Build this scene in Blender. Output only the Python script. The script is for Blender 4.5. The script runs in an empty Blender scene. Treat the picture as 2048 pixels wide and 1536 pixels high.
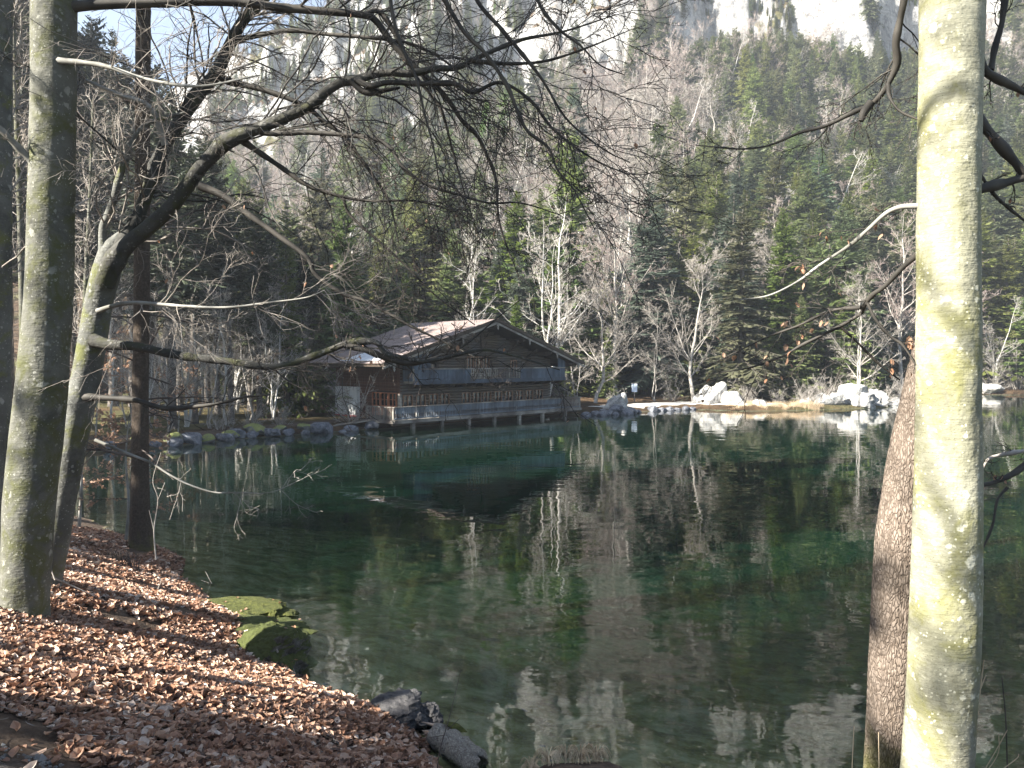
import bpy, math, random
import numpy as np
from mathutils import Vector, Matrix

C = bpy.context.scene
COL = C.collection
R = math.radians

# ------------------------------------------------------------------ camera
CAM_H = 4.5
PITCH = math.atan(48 / 1593.0)
cam_data = bpy.data.cameras.new("camera")
cam_data.sensor_width = 36.0
cam_data.lens = 28.0
cam_data.clip_start = 0.1
cam_data.clip_end = 3000
cam = bpy.data.objects.new("camera", cam_data)
cam.location = (0, 0, CAM_H)
cam.rotation_euler = (math.pi / 2 - PITCH, 0, 0)
COL.objects.link(cam)
C.camera = cam

# ------------------------------------------------------------------ light
SUN_AZ = 61.0      # degrees to the left of straight behind the camera
SUN_EL = 34.0
sa, se = R(SUN_AZ), R(SUN_EL)
to_sun = Vector((-math.sin(sa) * math.cos(se), -math.cos(sa) * math.cos(se), math.sin(se)))
world = bpy.data.worlds.new("World")
C.world = world
world.use_nodes = True
wn = world.node_tree
for n in list(wn.nodes):
    wn.nodes.remove(n)
sky = wn.nodes.new("ShaderNodeTexSky")
sky.sky_type = 'NISHITA'
sky.sun_disc = False
sky.sun_elevation = se
sky.sun_rotation = math.atan2(to_sun.x, to_sun.y)
sky.air_density = 1.0
sky.dust_density = 0.6
sky.altitude = 500
bg = wn.nodes.new("ShaderNodeBackground")
bg.inputs[1].default_value = 0.05
wo = wn.nodes.new("ShaderNodeOutputWorld")
wn.links.new(sky.outputs[0], bg.inputs[0])
wn.links.new(bg.outputs[0], wo.inputs[0])
sun_data = bpy.data.lights.new("sun", 'SUN')
sun_data.energy = 5.0
sun_data.angle = R(0.5)
sun_data.color = (1.0, 0.95, 0.86)
sun = bpy.data.objects.new("sun", sun_data)
sun.rotation_euler = to_sun.to_track_quat('Z', 'Y').to_euler()
sun.location = (-30, -20, 60)
COL.objects.link(sun)
C.view_settings.view_transform = 'Standard'
C.view_settings.look = 'None'
C.view_settings.gamma = 1
C.view_settings.use_curve_mapping = False
C.view_settings.exposure = 2.4
C.cycles.max_bounces = 6
C.cycles.diffuse_bounces = 2
C.cycles.glossy_bounces = 3
C.cycles.transmission_bounces = 3
C.cycles.transparent_max_bounces = 12
C.cycles.volume_bounces = 0
C.cycles.caustics_reflective = False
C.cycles.caustics_refractive = False
C.cycles.sample_clamp_indirect = 4.0

# ------------------------------------------------------------------ helpers
def at(px, py, d):
    """the point at forward distance d seen at pixel (px, py) of the 2048 x 1536 photograph"""
    a, b = (px - 1024) / 1593.0, (768 - py) / 1593.0
    cp, sp = math.cos(PITCH), math.sin(PITCH)
    y, z = cp + b * sp, -sp + b * cp
    return Vector((a / y * d, d, CAM_H + z / y * d))

def rng_(s):
    return np.random.default_rng(s)

def _hash(ix, iy, iz, seed):
    h = (ix.astype(np.int64) * 374761393 + iy.astype(np.int64) * 668265263 + iz.astype(np.int64) * 2147483647 + seed * 974711) & 0xffffffff
    h = ((h ^ (h >> 13)) * 1274126177) & 0xffffffff
    h = ((h ^ (h >> 16)) * 2246822519) & 0xffffffff
    return ((h ^ (h >> 15)) & 0xffffff) / float(0xffffff)

def vnoise(x, y, z=None, seed=0):
    x = np.asarray(x, float); y = np.asarray(y, float)
    z = np.zeros_like(x) if z is None else np.asarray(z, float)
    x0, y0, z0 = np.floor(x), np.floor(y), np.floor(z)
    fx, fy, fz = x - x0, y - y0, z - z0
    fx, fy, fz = fx * fx * (3 - 2 * fx), fy * fy * (3 - 2 * fy), fz * fz * (3 - 2 * fz)
    r = 0
    for dx in (0, 1):
        for dy in (0, 1):
            for dz in (0, 1):
                w = (fx if dx else 1 - fx) * (fy if dy else 1 - fy) * (fz if dz else 1 - fz)
                r = r + w * _hash(x0 + dx, y0 + dy, z0 + dz, seed)
    return r * 2 - 1

def fbm(x, y, z=None, oct=4, seed=0, gain=0.5, lac=2.03):
    a, r, t = 1.0, 0, 0
    x = np.asarray(x, float); y = np.asarray(y, float)
    z = None if z is None else np.asarray(z, float)
    for i in range(oct):
        r = r + a * vnoise(x, y, z, seed + i * 17)
        t += a; a *= gain
        x = x * lac + 3.1; y = y * lac + 7.7
        z = None if z is None else z * lac + 1.3
    return r / t

def sstep(a, b, x):
    t = np.clip((x - a) / (b - a), 0, 1)
    return t * t * (3 - 2 * t)

def mesh_np(name, verts, faces, mats=(), smooth=True, mat_idx=None):
    """verts (n,3); faces: list of (m,k) integer arrays"""
    me = bpy.data.meshes.new(name)
    verts = np.asarray(verts, np.float32)
    faces = [np.asarray(f, np.int32) for f in faces if len(f)]
    me.vertices.add(len(verts))
    me.vertices.foreach_set("co", verts.ravel())
    loops = np.concatenate([f.ravel() for f in faces])
    sizes = np.concatenate([np.full(len(f), f.shape[1], np.int32) for f in faces])
    starts = np.concatenate([[0], np.cumsum(sizes)[:-1]]).astype(np.int32)
    me.loops.add(len(loops))
    me.loops.foreach_set("vertex_index", loops.astype(np.int32))
    me.polygons.add(len(sizes))
    me.polygons.foreach_set("loop_start", starts)
    try:
        me.polygons.foreach_set("loop_total", sizes)
    except Exception:
        pass
    for m in mats:
        me.materials.append(m)
    if mat_idx is not None:
        me.polygons.foreach_set("material_index", np.asarray(mat_idx, np.int32))
    me.polygons.foreach_set("use_smooth", np.full(len(sizes), smooth))
    me.update(calc_edges=True)
    return me

def fattr(me, name, vals, dom='POINT'):
    a = me.attributes.new(name, 'FLOAT', dom)
    a.data.foreach_set("value", np.asarray(vals, np.float32))

def link(name, me, parent=None, loc=None, rot=None, scale=None):
    o = bpy.data.objects.new(name, me)
    COL.objects.link(o)
    if parent is not None:
        o.parent = parent
    if loc is not None: o.location = loc
    if rot is not None: o.rotation_euler = rot
    if scale is not None: o.scale = scale if hasattr(scale, '__len__') else (scale,) * 3
    return o

def tag(o, label=None, cat=None, group=None, kind=None):
    if label: o['label'] = label
    if cat: o['category'] = cat
    if group: o['group'] = group
    if kind: o['kind'] = kind
    return o

def thing(name, label, cat, loc=(0, 0, 0), rot=(0, 0, 0), group=None, scale=1):
    o = link(name, None, None, loc, rot, scale)
    o.empty_display_size = 0.2
    return tag(o, label, cat, group)

class MB:
    """collects simple solids into one mesh"""
    def __init__(s): s.v = []; s.f = {}; s.n = 0
    def add(s, v, f):
        v = np.asarray(v, float)
        s.v.append(v)
        for face in f:
            s.f.setdefault(len(face), []).append([i + s.n for i in face])
        s.n += len(v)
        return s
    def box(s, x0, x1, y0, y1, z0, z1, M=None):
        v = np.array([(x, y, z) for z in (z0, z1) for y in (y0, y1) for x in (x0, x1)], float)
        if M is not None: v = v @ np.array(M.to_3x3()).T + np.array(M.translation)
        return s.add(v, [(0, 2, 3, 1), (4, 5, 7, 6), (0, 1, 5, 4), (2, 6, 7, 3), (0, 4, 6, 2), (1, 3, 7, 5)])
    def prism(s, prof, y0, y1, axes='xz', inset=0):
        """closed profile in two axes, run along the third from y0 to y1"""
        n = len(prof)
        def P(a, b, c):
            return {'xz': (a, c, b), 'yz': (c, a, b), 'xy': (a, b, c)}[axes]
        v = [P(a, b, y0) for a, b in prof] + [P(a, b, y1) for a, b in prof]
        f = [tuple(range(n)), tuple(range(2 * n - 1, n - 1, -1))]
        f += [(i, i + n, (i + 1) % n + n, (i + 1) % n) for i in range(n)]
        return s.add(v, f)
    def beam(s, p, q, w, h, up=(0, 0, 1)):
        p, q, up = Vector(p), Vector(q), Vector(up)
        d = (q - p); L = d.length; d.normalize()
        sx = d.cross(up)
        if sx.length < 1e-4: sx = Vector((1, 0, 0))
        sx.normalize(); u = sx.cross(d)
        M = Matrix((sx, d, u)).transposed().to_4x4(); M.translation = p
        return s.box(-w / 2, w / 2, 0, L, -h / 2, h / 2, M)
    def mesh(s, name, mat, smooth=False):
        mats = mat if isinstance(mat, (list, tuple)) else [mat]
        return mesh_np(name, np.concatenate(s.v), [np.array(f) for f in s.f.values()], mats, smooth)
    def build(s, name, mat, parent=None, smooth=False, bevel=0, **k):
        o = link(name, s.mesh(name, mat, smooth), parent, **k)
        if bevel:
            b = o.modifiers.new("bevel", 'BEVEL'); b.width = bevel; b.segments = 1; b.limit_method = 'ANGLE'
        return o

def tubes(P, Rd, sides=5, cap=False, ax=None, rough=None):
    """P (n,m,3) centre lines, Rd (n,m) radii -> verts, [faces]"""
    P = np.asarray(P, float); Rd = np.asarray(Rd, float)
    n, m, _ = P.shape
    T = np.empty_like(P)
    T[:, 1:-1] = P[:, 2:] - P[:, :-2]
    T[:, 0] = P[:, 1] - P[:, 0]; T[:, -1] = P[:, -1] - P[:, -2]
    T /= np.linalg.norm(T, axis=2, keepdims=True) + 1e-9
    a = np.tile(np.array([0.0, 0.0, 1.0]), (n, 1))
    mean = T.mean(axis=1)
    a[np.abs(mean[:, 2]) > 0.8] = (1, 0, 0)
    if ax is not None: a[:] = ax
    U = np.cross(T, a[:, None, :]); U /= np.linalg.norm(U, axis=2, keepdims=True) + 1e-9
    V = np.cross(U, T)
    th = np.arange(sides) * 2 * np.pi / sides
    rr = Rd[:, :, None] * np.ones(sides)
    if rough is not None: rr = rr * rough
    v = P[:, :, None, :] + rr[..., None] * (np.cos(th)[None, None, :, None] * U[:, :, None, :] + np.sin(th)[None, None, :, None] * V[:, :, None, :])
    idx = np.arange(n * m * sides).reshape(n, m, sides)
    nx = np.roll(idx, -1, axis=2)
    f = np.stack([idx[:, :-1], nx[:, :-1], nx[:, 1:], idx[:, 1:]], axis=-1).reshape(-1, 4)
    return v.reshape(-1, 3), f

def join_vf(parts):
    V, F, n = [], [], 0
    for v, f in parts:
        V.append(v); F.append(f + n); n += len(v)
    return np.concatenate(V), np.concatenate(F)

def lerp_along(P, Rd, pi, t):
    m = P.shape[1]
    x = np.clip(t, 0, 0.9999) * (m - 1); i = x.astype(int); f = (x - i)[:, None]
    p = P[pi, i] * (1 - f) + P[pi, i + 1] * f
    r = Rd[pi, i] * (1 - f[:, 0]) + Rd[pi, i + 1] * f[:, 0]
    tg = P[pi, i + 1] - P[pi, i]
    tg /= np.linalg.norm(tg, axis=1, keepdims=True) + 1e-9
    return p, r, tg

def spawn(P, Rd, rg, per, length, k=5, ang=50, trop=(0, 0, 0), wob=0.15, rr=0.6, tmin=0.15, tmax=1.0, rmin=0.003, taper=0.25, plane=None, dec=0.5):
    """children of the lines P: `per` on each; length in metres or (n,) per parent"""
    n = P.shape[0]
    pi = np.repeat(np.arange(n), per)
    t = rg.uniform(tmin, tmax, len(pi))
    p, r, tg = lerp_along(P, Rd, pi, t)
    rnd = rg.normal(size=(len(pi), 3))
    if plane is not None: rnd *= np.array(plane)
    perp = np.cross(tg, np.cross(rnd, tg)); perp /= np.linalg.norm(perp, axis=1, keepdims=True) + 1e-9
    a = np.radians(ang) * rg.uniform(0.6, 1.3, len(pi))
    d = tg * np.cos(a)[:, None] + perp * np.sin(a)[:, None]
    L = (np.asarray(length)[pi] if np.ndim(length) else length) * (1 - dec * t) * rg.uniform(0.5, 1.2, len(pi))
    Q = np.empty((len(pi), k, 3)); Q[:, 0] = p
    trop = np.array(trop, float)
    for j in range(1, k):
        d = d + rg.normal(size=d.shape) * wob + trop / k
        d /= np.linalg.norm(d, axis=1, keepdims=True) + 1e-9
        Q[:, j] = Q[:, j - 1] + d * (L / (k - 1))[:, None]
    s = np.linspace(1, taper, k)[None, :]
    Rq = np.maximum((r * rr)[:, None] * s, rmin)
    return Q, Rq, L

def catmull(pts, m):
    pts = np.array(pts, float)
    p = np.vstack([2 * pts[0] - pts[1], pts, 2 * pts[-1] - pts[-2]])
    n = len(pts) - 1
    out = []
    for s in np.linspace(0, n - 1e-6, m):
        i = int(s); t = s - i
        a, b, c, d = p[i], p[i + 1], p[i + 2], p[i + 3]
        out.append(0.5 * ((2 * b) + (-a + c) * t + (2 * a - 5 * b + 4 * c - d) * t * t + (-a + 3 * b - 3 * c + d) * t ** 3))
    return np.array(out)

# ------------------------------------------------------------------ materials
class NT:
    def __init__(s, name):
        s.m = bpy.data.materials.new(name); s.m.use_nodes = True
        s.t = s.m.node_tree; s.b = s.t.nodes["Principled BSDF"]; s.out = s.t.nodes["Material Output"]
    def n(s, t, **k):
        o = s.t.nodes.new("ShaderNode" + t)
        for a, b in k.items(): setattr(o, a, b)
        return o
    def l(s, a, b): s.t.links.new(a, b)
    def co(s, scale=(1, 1, 1), kind="Object"):
        tc = s.n("TexCoord"); mp = s.n("Mapping"); mp.inputs["Scale"].default_value = scale
        s.l(tc.outputs[kind], mp.inputs[0]); return mp.outputs[0]
    def world(s, scale=(1, 1, 1)):
        g = s.n("NewGeometry"); mp = s.n("Mapping"); mp.inputs["Scale"].default_value = scale
        s.l(g.outputs["Position"], mp.inputs[0]); return mp.outputs[0]
    def noise(s, vec, scale, detail=4, rough=0.55, out=0, dist=0):
        x = s.n("TexNoise"); x.inputs["Scale"].default_value = scale; x.inputs["Detail"].default_value = detail
        x.inputs["Roughness"].default_value = rough; x.inputs["Distortion"].default_value = dist
        s.l(vec, x.inputs["Vector"]); return x.outputs[out]
    def vor(s, vec, scale, feature='F1', rnd=1.0):
        x = s.n("TexVoronoi", feature=feature); x.inputs["Scale"].default_value = scale
        x.inputs["Randomness"].default_value = rnd
        s.l(vec, x.inputs["Vector"]); return x.outputs[0]
    def ramp(s, fac, stops, interp='LINEAR'):
        x = s.n("ValToRGB"); x.color_ramp.interpolation = interp
        e = x.color_ramp.elements
        while len(e) > 1: e.remove(e[-1])
        e[0].position = stops[0][0]; e[0].color = (*s.c(stops[0][1]), 1)
        for p, c in stops[1:]:
            q = e.new(p); q.color = (*s.c(c), 1)
        s.l(fac, x.inputs[0]); return x.outputs[0]
    @staticmethod
    def c(c): return (c, c, c) if not hasattr(c, '__len__') else tuple(c)
    def mix(s, f, a, b, mode='MIX'):
        x = s.n("Mix", data_type='RGBA', blend_type=mode)
        for v, i in ((f, 0), (a, 6), (b, 7)):
            if isinstance(v, bpy.types.NodeSocket): s.l(v, x.inputs[i])
            else: x.inputs[i].default_value = v if i == 0 else (*s.c(v), 1)
        return x.outputs[2]
    def math(s, op, a, b=0.5):
        x = s.n("Math", operation=op)
        for v, i in ((a, 0), (b, 1)):
            if isinstance(v, bpy.types.NodeSocket): s.l(v, x.inputs[i])
            else: x.inputs[i].default_value = v
        return x.outputs[0]
    def bump(s, h, strength=0.5, dist=0.02, prev=None):
        x = s.n("Bump"); x.inputs["Strength"].default_value = strength; x.inputs["Distance"].default_value = dist
        s.l(h, x.inputs["Height"])
        if prev is not None: s.l(prev, x.inputs["Normal"])
        return x.outputs[0]
    def fin(s, col=None, rough=0.8, nrm=None, spec=0.3):
        if col is not None:
            if isinstance(col, bpy.types.NodeSocket): s.l(col, s.b.inputs["Base Color"])
            else: s.b.inputs["Base Color"].default_value = (*s.c(col), 1)
        if isinstance(rough, bpy.types.NodeSocket): s.l(rough, s.b.inputs["Roughness"])
        else: s.b.inputs["Roughness"].default_value = rough
        s.b.inputs["Specular IOR Level"].default_value = spec
        if nrm is not None: s.l(nrm, s.b.inputs["Normal"])
        return s.m
    def objrand(s):
        return s.n("ObjectInfo").outputs["Random"]

def m_wood(name, c1, c2, c3=None, scale=(1.2, 14, 14), rough=0.8):
    t = NT(name); v = t.co(scale)
    n = t.noise(v, 1.0, 6, 0.65, dist=0.4)
    col = t.ramp(n, [(0.3, c1), (0.7, c2)])
    w = t.noise(t.world(), 0.7, 4)
    if c3 is not None: col = t.mix(t.ramp(w, [(0.42, 0), (0.62, 1)]), col, c3)
    ob = t.ramp(t.objrand(), [(0, 0.72), (1, 1.15)])
    col = t.mix(1.0, col, ob, 'MULTIPLY')
    return t.fin(col, rough, t.bump(n, 0.5, 0.01))

def m_beech(name, base=(0.23, 0.24, 0.19), pale=(0.36, 0.36, 0.31), moss=(0.11, 0.115, 0.035), mossamt=0.5, zs=1.0, seed=0.0):
    t = NT(name); v = t.world((1, 1, 1))
    mp = t.n("Mapping"); mp.inputs["Location"].default_value = (seed, seed * 2, seed * 3); t.l(v, mp.inputs[0]); v = mp.outputs[0]
    big = t.noise(v, 1.8, 5, 0.6)
    col = t.ramp(big, [(0.3, base), (0.7, pale)])
    # fine horizontal wrinkles
    ms = t.n("Mapping"); ms.inputs["Scale"].default_value = (6, 6, 38); t.l(v, ms.inputs[0])
    wr = t.noise(ms.outputs[0], 1.0, 4, 0.6)
    col = t.mix(t.ramp(wr, [(0.58, 0.0), (0.8, 0.3)]), col, (0.08, 0.08, 0.06))
    st = t.noise(v, 0.9, 7, 0.75, dist=0.8)
    col = t.mix(t.ramp(st, [(0.50, 0.0), (0.62, 0.55)]), col, tuple(k * 0.35 for k in base))
    # moss film
    mo = t.noise(v, 2.6, 6, 0.7, dist=0.6)
    col = t.mix(t.ramp(mo, [(0.52 - 0.12 * mossamt, 0.0), (0.66 - 0.05 * mossamt, 0.85)]), col, moss)
    # lichen blots of different size
    for sc, th, seedv, amt in ((11.0, 0.18, 2.0, 0.6), (26.0, 0.20, 5.0, 0.6), (4.2, 0.14, 9.0, 0.7)):
        m2 = t.n("Mapping"); m2.inputs["Location"].default_value = (seedv, seedv, seedv); t.l(v, m2.inputs[0])
        dn = t.noise(m2.outputs[0], sc * 2.2, 3, 0.6, out=1)
        ad = t.n("MixRGB"); ad.inputs[0].default_value = 0.07 * 8 / sc; t.l(m2.outputs[0], ad.inputs[1]); t.l(dn, ad.inputs[2])
        vo = t.vor(ad.outputs[0], sc)
        gate = t.noise(m2.outputs[0], sc * 0.35, 2)
        f = t.math('MULTIPLY', t.ramp(vo, [(th, 1), (th + 0.06, 0)]), t.ramp(gate, [(0.47, 0), (0.56, amt)]))
        col = t.mix(f, col, tuple(min(0.7, k * 1.7 + 0.05) for k in pale))
    # dark lenticels
    m3 = t.n("Mapping"); m3.inputs["Scale"].default_value = (1, 1, 1.6); t.l(v, m3.inputs[0])
    vo = t.vor(m3.outputs[0], 34.0)
    col = t.mix(t.ramp(vo, [(0.10, 0.75), (0.17, 0)]), col, (0.05, 0.055, 0.03))
    h = t.math('ADD', t.math('MULTIPLY', wr, 0.5), t.noise(v, 14, 5))
    return t.fin(col, 0.85, t.bump(h, 0.7, 0.025), 0.2)

def m_rough_bark(name, c1=(0.11, 0.085, 0.065), c2=(0.31, 0.255, 0.21), moss=(0.15, 0.16, 0.03), zmoss=None):
    t = NT(name); v = t.world((1, 1, 0.36))
    dn = t.noise(v, 9, 3, 0.6, out=1)
    ad = t.n("MixRGB"); ad.inputs[0].default_value = 0.06; t.l(v, ad.inputs[1]); t.l(dn, ad.inputs[2]); ad.inputs[0].default_value = 0.09
    e = t.vor(ad.outputs[0], 52.0, 'DISTANCE_TO_EDGE')
    cell = t.vor(ad.outputs[0], 52.0)
    n = t.noise(t.world(), 22, 5)
    col = t.ramp(n, [(0.3, c1), (0.75, c2)])
    col = t.mix(t.ramp(cell, [(0.0, 0.0), (0.9, 0.5)]), col, c1)
    col = t.mix(t.ramp(e, [(0.01, 0.6), (0.09, 0)]), col, (0.06, 0.045, 0.035))
    if zmoss is not None:
        g = t.n("NewGeometry"); sp = t.n("SeparateXYZ"); t.l(g.outputs["Position"], sp.inputs[0])
        z = t.math('ADD', sp.outputs[2], t.math('MULTIPLY', t.noise(t.world(), 3, 4), 1.2))
        f = t.ramp(t.math('DIVIDE', z, 5.0), [((zmoss + 0.3) / 5, 0.85), ((zmoss + 0.9) / 5, 0.0)])
        col = t.mix(f, col, moss)
    h = t.math('ADD', t.ramp(e, [(0.0, 0), (0.2, 1)]), t.math('MULTIPLY', n, 0.4))
    return t.fin(col, 0.9, t.bump(h, 0.8, 0.012), 0.15)

def m_twig(name, c1, c2):
    t = NT(name)
    n = t.noise(t.world(), 3.0, 3)
    return t.fin(t.ramp(n, [(0.35, c1), (0.65, c2)]), 0.7, None, 0.25)

def m_needle(name, dark, light, trans=0.45):
    t = NT(name)
    n = t.noise(t.world(), 0.9, 4, 0.6)
    col = t.ramp(n, [(0.3, dark), (0.7, light)])
    hs = t.n("HueSaturation")
    t.l(t.ramp(t.objrand(), [(0, 0.475), (1, 0.525)]), hs.inputs["Hue"])
    t.l(t.ramp(t.math('FRACT', t.math('MULTIPLY', t.objrand(), 7.31)), [(0, 0.6), (1, 1.1)]), hs.inputs["Saturation"])
    t.l(t.ramp(t.math('FRACT', t.math('MULTIPLY', t.objrand(), 13.7)), [(0, 0.65), (1, 1.35)]), hs.inputs["Value"])
    t.l(col, hs.inputs["Color"])
    col = hs.outputs[0]
    t.fin(col, 0.6, None, 0.35)
    if trans:
        tr = t.n("BsdfTranslucent"); t.l(col, tr.inputs[0])
        mx = t.n("MixShader"); mx.inputs[0].default_value = trans
        t.l(t.b.outputs[0], mx.inputs[1]); t.l(tr.outputs[0], mx.inputs[2]); t.l(mx.outputs[0], t.out.inputs[0])
    return t.m

M = {}
M['beech_a'] = m_beech('beech_bark_mossy', base=(0.075, 0.074, 0.06), pale=(0.14, 0.138, 0.115), moss=(0.075, 0.078, 0.026), mossamt=0.45, seed=1.0)
M['beech_b'] = m_beech('beech_bark_grey', base=(0.085, 0.085, 0.075), pale=(0.15, 0.15, 0.135), mossamt=0.0, seed=4.0)
M['beech_c'] = m_beech('beech_bark_yellow', base=(0.19, 0.185, 0.125), pale=(0.32, 0.31, 0.235), moss=(0.16, 0.155, 0.065), mossamt=0.3, seed=7.0)
M['beech_dark'] = m_beech('beech_bark_dark', base=(0.035, 0.034, 0.03), pale=(0.075, 0.072, 0.064), moss=(0.05, 0.052, 0.02), mossamt=0.1, seed=3.0)
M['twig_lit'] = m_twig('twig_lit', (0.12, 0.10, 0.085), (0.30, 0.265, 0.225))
M['bark_rough'] = m_rough_bark('rough_bark', zmoss=1.1)
M['bark_spruce'] = m_rough_bark('spruce_bark', (0.05, 0.04, 0.03), (0.15, 0.115, 0.09), zmoss=0.35)
M['bark_dark'] = m_twig('dark_bark', (0.055, 0.047, 0.04), (0.14, 0.12, 0.10))
M['bark_grey'] = m_twig('grey_bark', (0.20, 0.18, 0.155), (0.40, 0.37, 0.33))
M['bark_white'] = m_twig('pale_bark', (0.35, 0.33, 0.29), (0.58, 0.56, 0.52))
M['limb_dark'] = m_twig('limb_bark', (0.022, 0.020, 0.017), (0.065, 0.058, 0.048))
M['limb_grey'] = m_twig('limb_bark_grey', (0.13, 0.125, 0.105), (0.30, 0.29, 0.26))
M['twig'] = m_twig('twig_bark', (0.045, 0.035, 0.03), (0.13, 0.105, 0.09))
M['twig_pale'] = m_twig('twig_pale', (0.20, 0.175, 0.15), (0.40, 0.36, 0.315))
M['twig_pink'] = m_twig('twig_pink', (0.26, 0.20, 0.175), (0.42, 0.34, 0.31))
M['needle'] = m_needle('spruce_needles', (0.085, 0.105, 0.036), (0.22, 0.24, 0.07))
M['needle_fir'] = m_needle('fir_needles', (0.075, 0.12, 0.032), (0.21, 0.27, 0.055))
M['needle_shaded'] = m_needle('shaded_needles', (0.018, 0.026, 0.013), (0.05, 0.06, 0.024), 0.15)  # darkened needle copy: the left forest's shade is put into the colour
M['needle_blue'] = m_needle('blue_needles', (0.06, 0.09, 0.058), (0.14, 0.18, 0.11))
# ------------------------------------------------------------------ terrain
LAKE = np.array([(40, -8), (20, 1), (10, 5.5), (6, 7.0), (3.4, 7.6), (1.6, 8.2), (1.1, 8.65), (0.3, 8.6), (-0.1, 8.1), (-0.6, 8.2), (-0.95, 8.7), (-1.15, 9.3), (-1.6, 9.9), (-2.2, 10.3), (-2.8, 10.7),
    (-3.25, 11.4), (-3.4, 12.6), (-4.3, 13.5), (-5.6, 14.5), (-6.2, 15.4), (-7.0, 16.4), (-7.5, 17.8), (-8.6, 19.0), (-10.2, 20.3),
    (-12, 22.4), (-17, 24.5), (-23, 28), (-26, 34), (-20.6, 39), (-17.8, 41), (-16.1, 44.8), (-12.4, 48.4), (-10.2, 51), (-8.6, 51.8),
    (-6, 54.6), (0, 61.2), (4.6, 66.4), (6.1, 65.6), (7.5, 64.5), (9.4, 66.4), (12.2, 70), (16.8, 72.5), (20.9, 70), (24, 70.5), (28, 71.7),
    (35.8, 75.5), (40, 84), (44, 98), (61, 104), (80, 95), (100, 60), (90, 20), (60, -10)], float)

def lake_sd(x, y):
    """signed distance to the lake's shore: positive on land"""
    x = np.asarray(x, float); y = np.asarray(y, float)
    d2 = np.full(x.shape, 1e9); inside = np.zeros(x.shape, bool)
    n = len(LAKE)
    for i in range(n):
        ax, ay = LAKE[i]; bx, by = LAKE[(i + 1) % n]
        ex, ey = bx - ax, by - ay
        t = np.clip(((x - ax) * ex + (y - ay) * ey) / (ex * ex + ey * ey), 0, 1)
        d2 = np.minimum(d2, (x - ax - t * ex) ** 2 + (y - ay - t * ey) ** 2)
        c = ((ay > y) != (by > y)) & (x < (bx - ax) * (y - ay) / (by - ay + 1e-12) + ax)
        inside ^= c
    d = np.sqrt(d2)
    return np.where(inside, -d, d)

US = [-1.2, -0.66, -0.46, -0.34, -0.24, -0.165, -0.015, 0.14, 0.27, 0.49, 0.7, 1.2]
ZB = [36, 36, 40, 42, 43, 46, 56, 62, 68, 70, 74, 74]            # foot of the cliffs
ZT = [80, 88, 92, 112, 124, 152, 205, 215, 225, 225, 215, 200]    # their top

def H(x, y, detail=True):
    x = np.asarray(x, float); y = np.asarray(y, float)
    ds = lake_sd(x, y)
    near = 0.10 * sstep(0, 0.15, ds) + 0.40 * np.clip(ds, 0, 6.6) + 0.10 * np.clip(ds - 6.6, 0, 40)
    near = near + 0.05 * fbm(x * 1.1, y * 1.1, oct=4, seed=3) * sstep(0, 1, ds)
    near = np.where((y > 14) & (ds > 0), near * (1 - 0.35 * sstep(14, 20, y)), near)
    far = 0.35 * (1 - np.exp(-np.clip(ds, 0, None) / 0.5)) + 0.035 * np.clip(ds, 0, 30) + 0.25 * fbm(x * 0.2, y * 0.2, oct=3, seed=5) * sstep(2, 8, ds)
    w = sstep(22, 34, y)
    land = near * (1 - w) + far * w
    depth = 5.0 * (1 - np.exp(-np.clip(-ds, 0, None) * 0.055)) + 0.10 * fbm(x * 1.3, y * 1.3, oct=4, seed=9) * sstep(0, 0.6, -ds)
    z = np.where(ds > 0, land, -depth)
    # the slope behind the lake
    u = np.clip(x / np.maximum(y, 20), -1.2, 1.2)
    zb = np.interp(u, US, ZB); zt = np.interp(u, US, ZT)
    wob = 9 * fbm(x * 0.018, y * 0.018, oct=3, seed=11)
    y0 = np.interp(u, [-1, -0.3, 0.0, 0.12, 0.2, 0.5, 1], [96, 88, 84, 84, 90, 107, 125])
    s = np.clip((y + wob - y0) / (215 - y0), 0, 1)
    hill = zb * (0.10 * s + 0.90 * s ** 1.12)
    hill = hill + sstep(0.03, 0.3, s) * 3.0 * fbm(x * 0.05, y * 0.03, oct=4, seed=13)
    # cliffs: steps with buttresses between
    n1 = fbm(x * 0.02, y * 0.012 + 3, oct=4, seed=21)
    n2 = fbm(x * 0.08, y * 0.07, oct=4, seed=23)
    n3 = 1 - 2 * np.abs(fbm(x * 0.035, y * 0.03, oct=4, seed=29))
    c = (y - 212 + 30 * n1 + 10 * n2 + 12 * n3) / 92
    ph = 0.05 * fbm(x * 0.02, y * 0 + 5, oct=3, seed=31)
    st = 0.18 * sstep(0.02, 0.16, c + ph) + 0.18 * sstep(0.27, 0.40, c - ph) + 0.17 * sstep(0.50, 0.64, c + 0.7 * ph) + 0.12 * sstep(0.78, 0.9, c) + 0.35 * np.clip(c, 0, 1)
    cliff = (zt - zb) * st
    rid = fbm(x * 0.16, y * 0.16, oct=4, seed=37)
    cliff = cliff + sstep(0.0, 0.1, c) * (4.0 * rid + 1.6 * fbm(x * 0.6, y * 0.6, oct=3, seed=41))
    back = -np.clip(y - 330, 0, None) * 0.35
    z = z + np.where(y > 60, hill + cliff * sstep(-0.02, 0.05, c) + back, 0)
    return z

def hz(x, y):
    return float(H(np.array([x]), np.array([y]))[0])

def grid_faces(nx, ny):
    i = np.arange(nx * ny).reshape(ny, nx)
    return np.stack([i[:-1, :-1], i[:-1, 1:], i[1:, 1:], i[1:, :-1]], -1).reshape(-1, 4)

def spaced(segs):
    out = [segs[0][0]]
    for a, b, st in segs:
        n = max(1, int(round((b - a) / st)))
        out += list(np.linspace(a, b, n + 1)[1:])
    return np.array(out)

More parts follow.
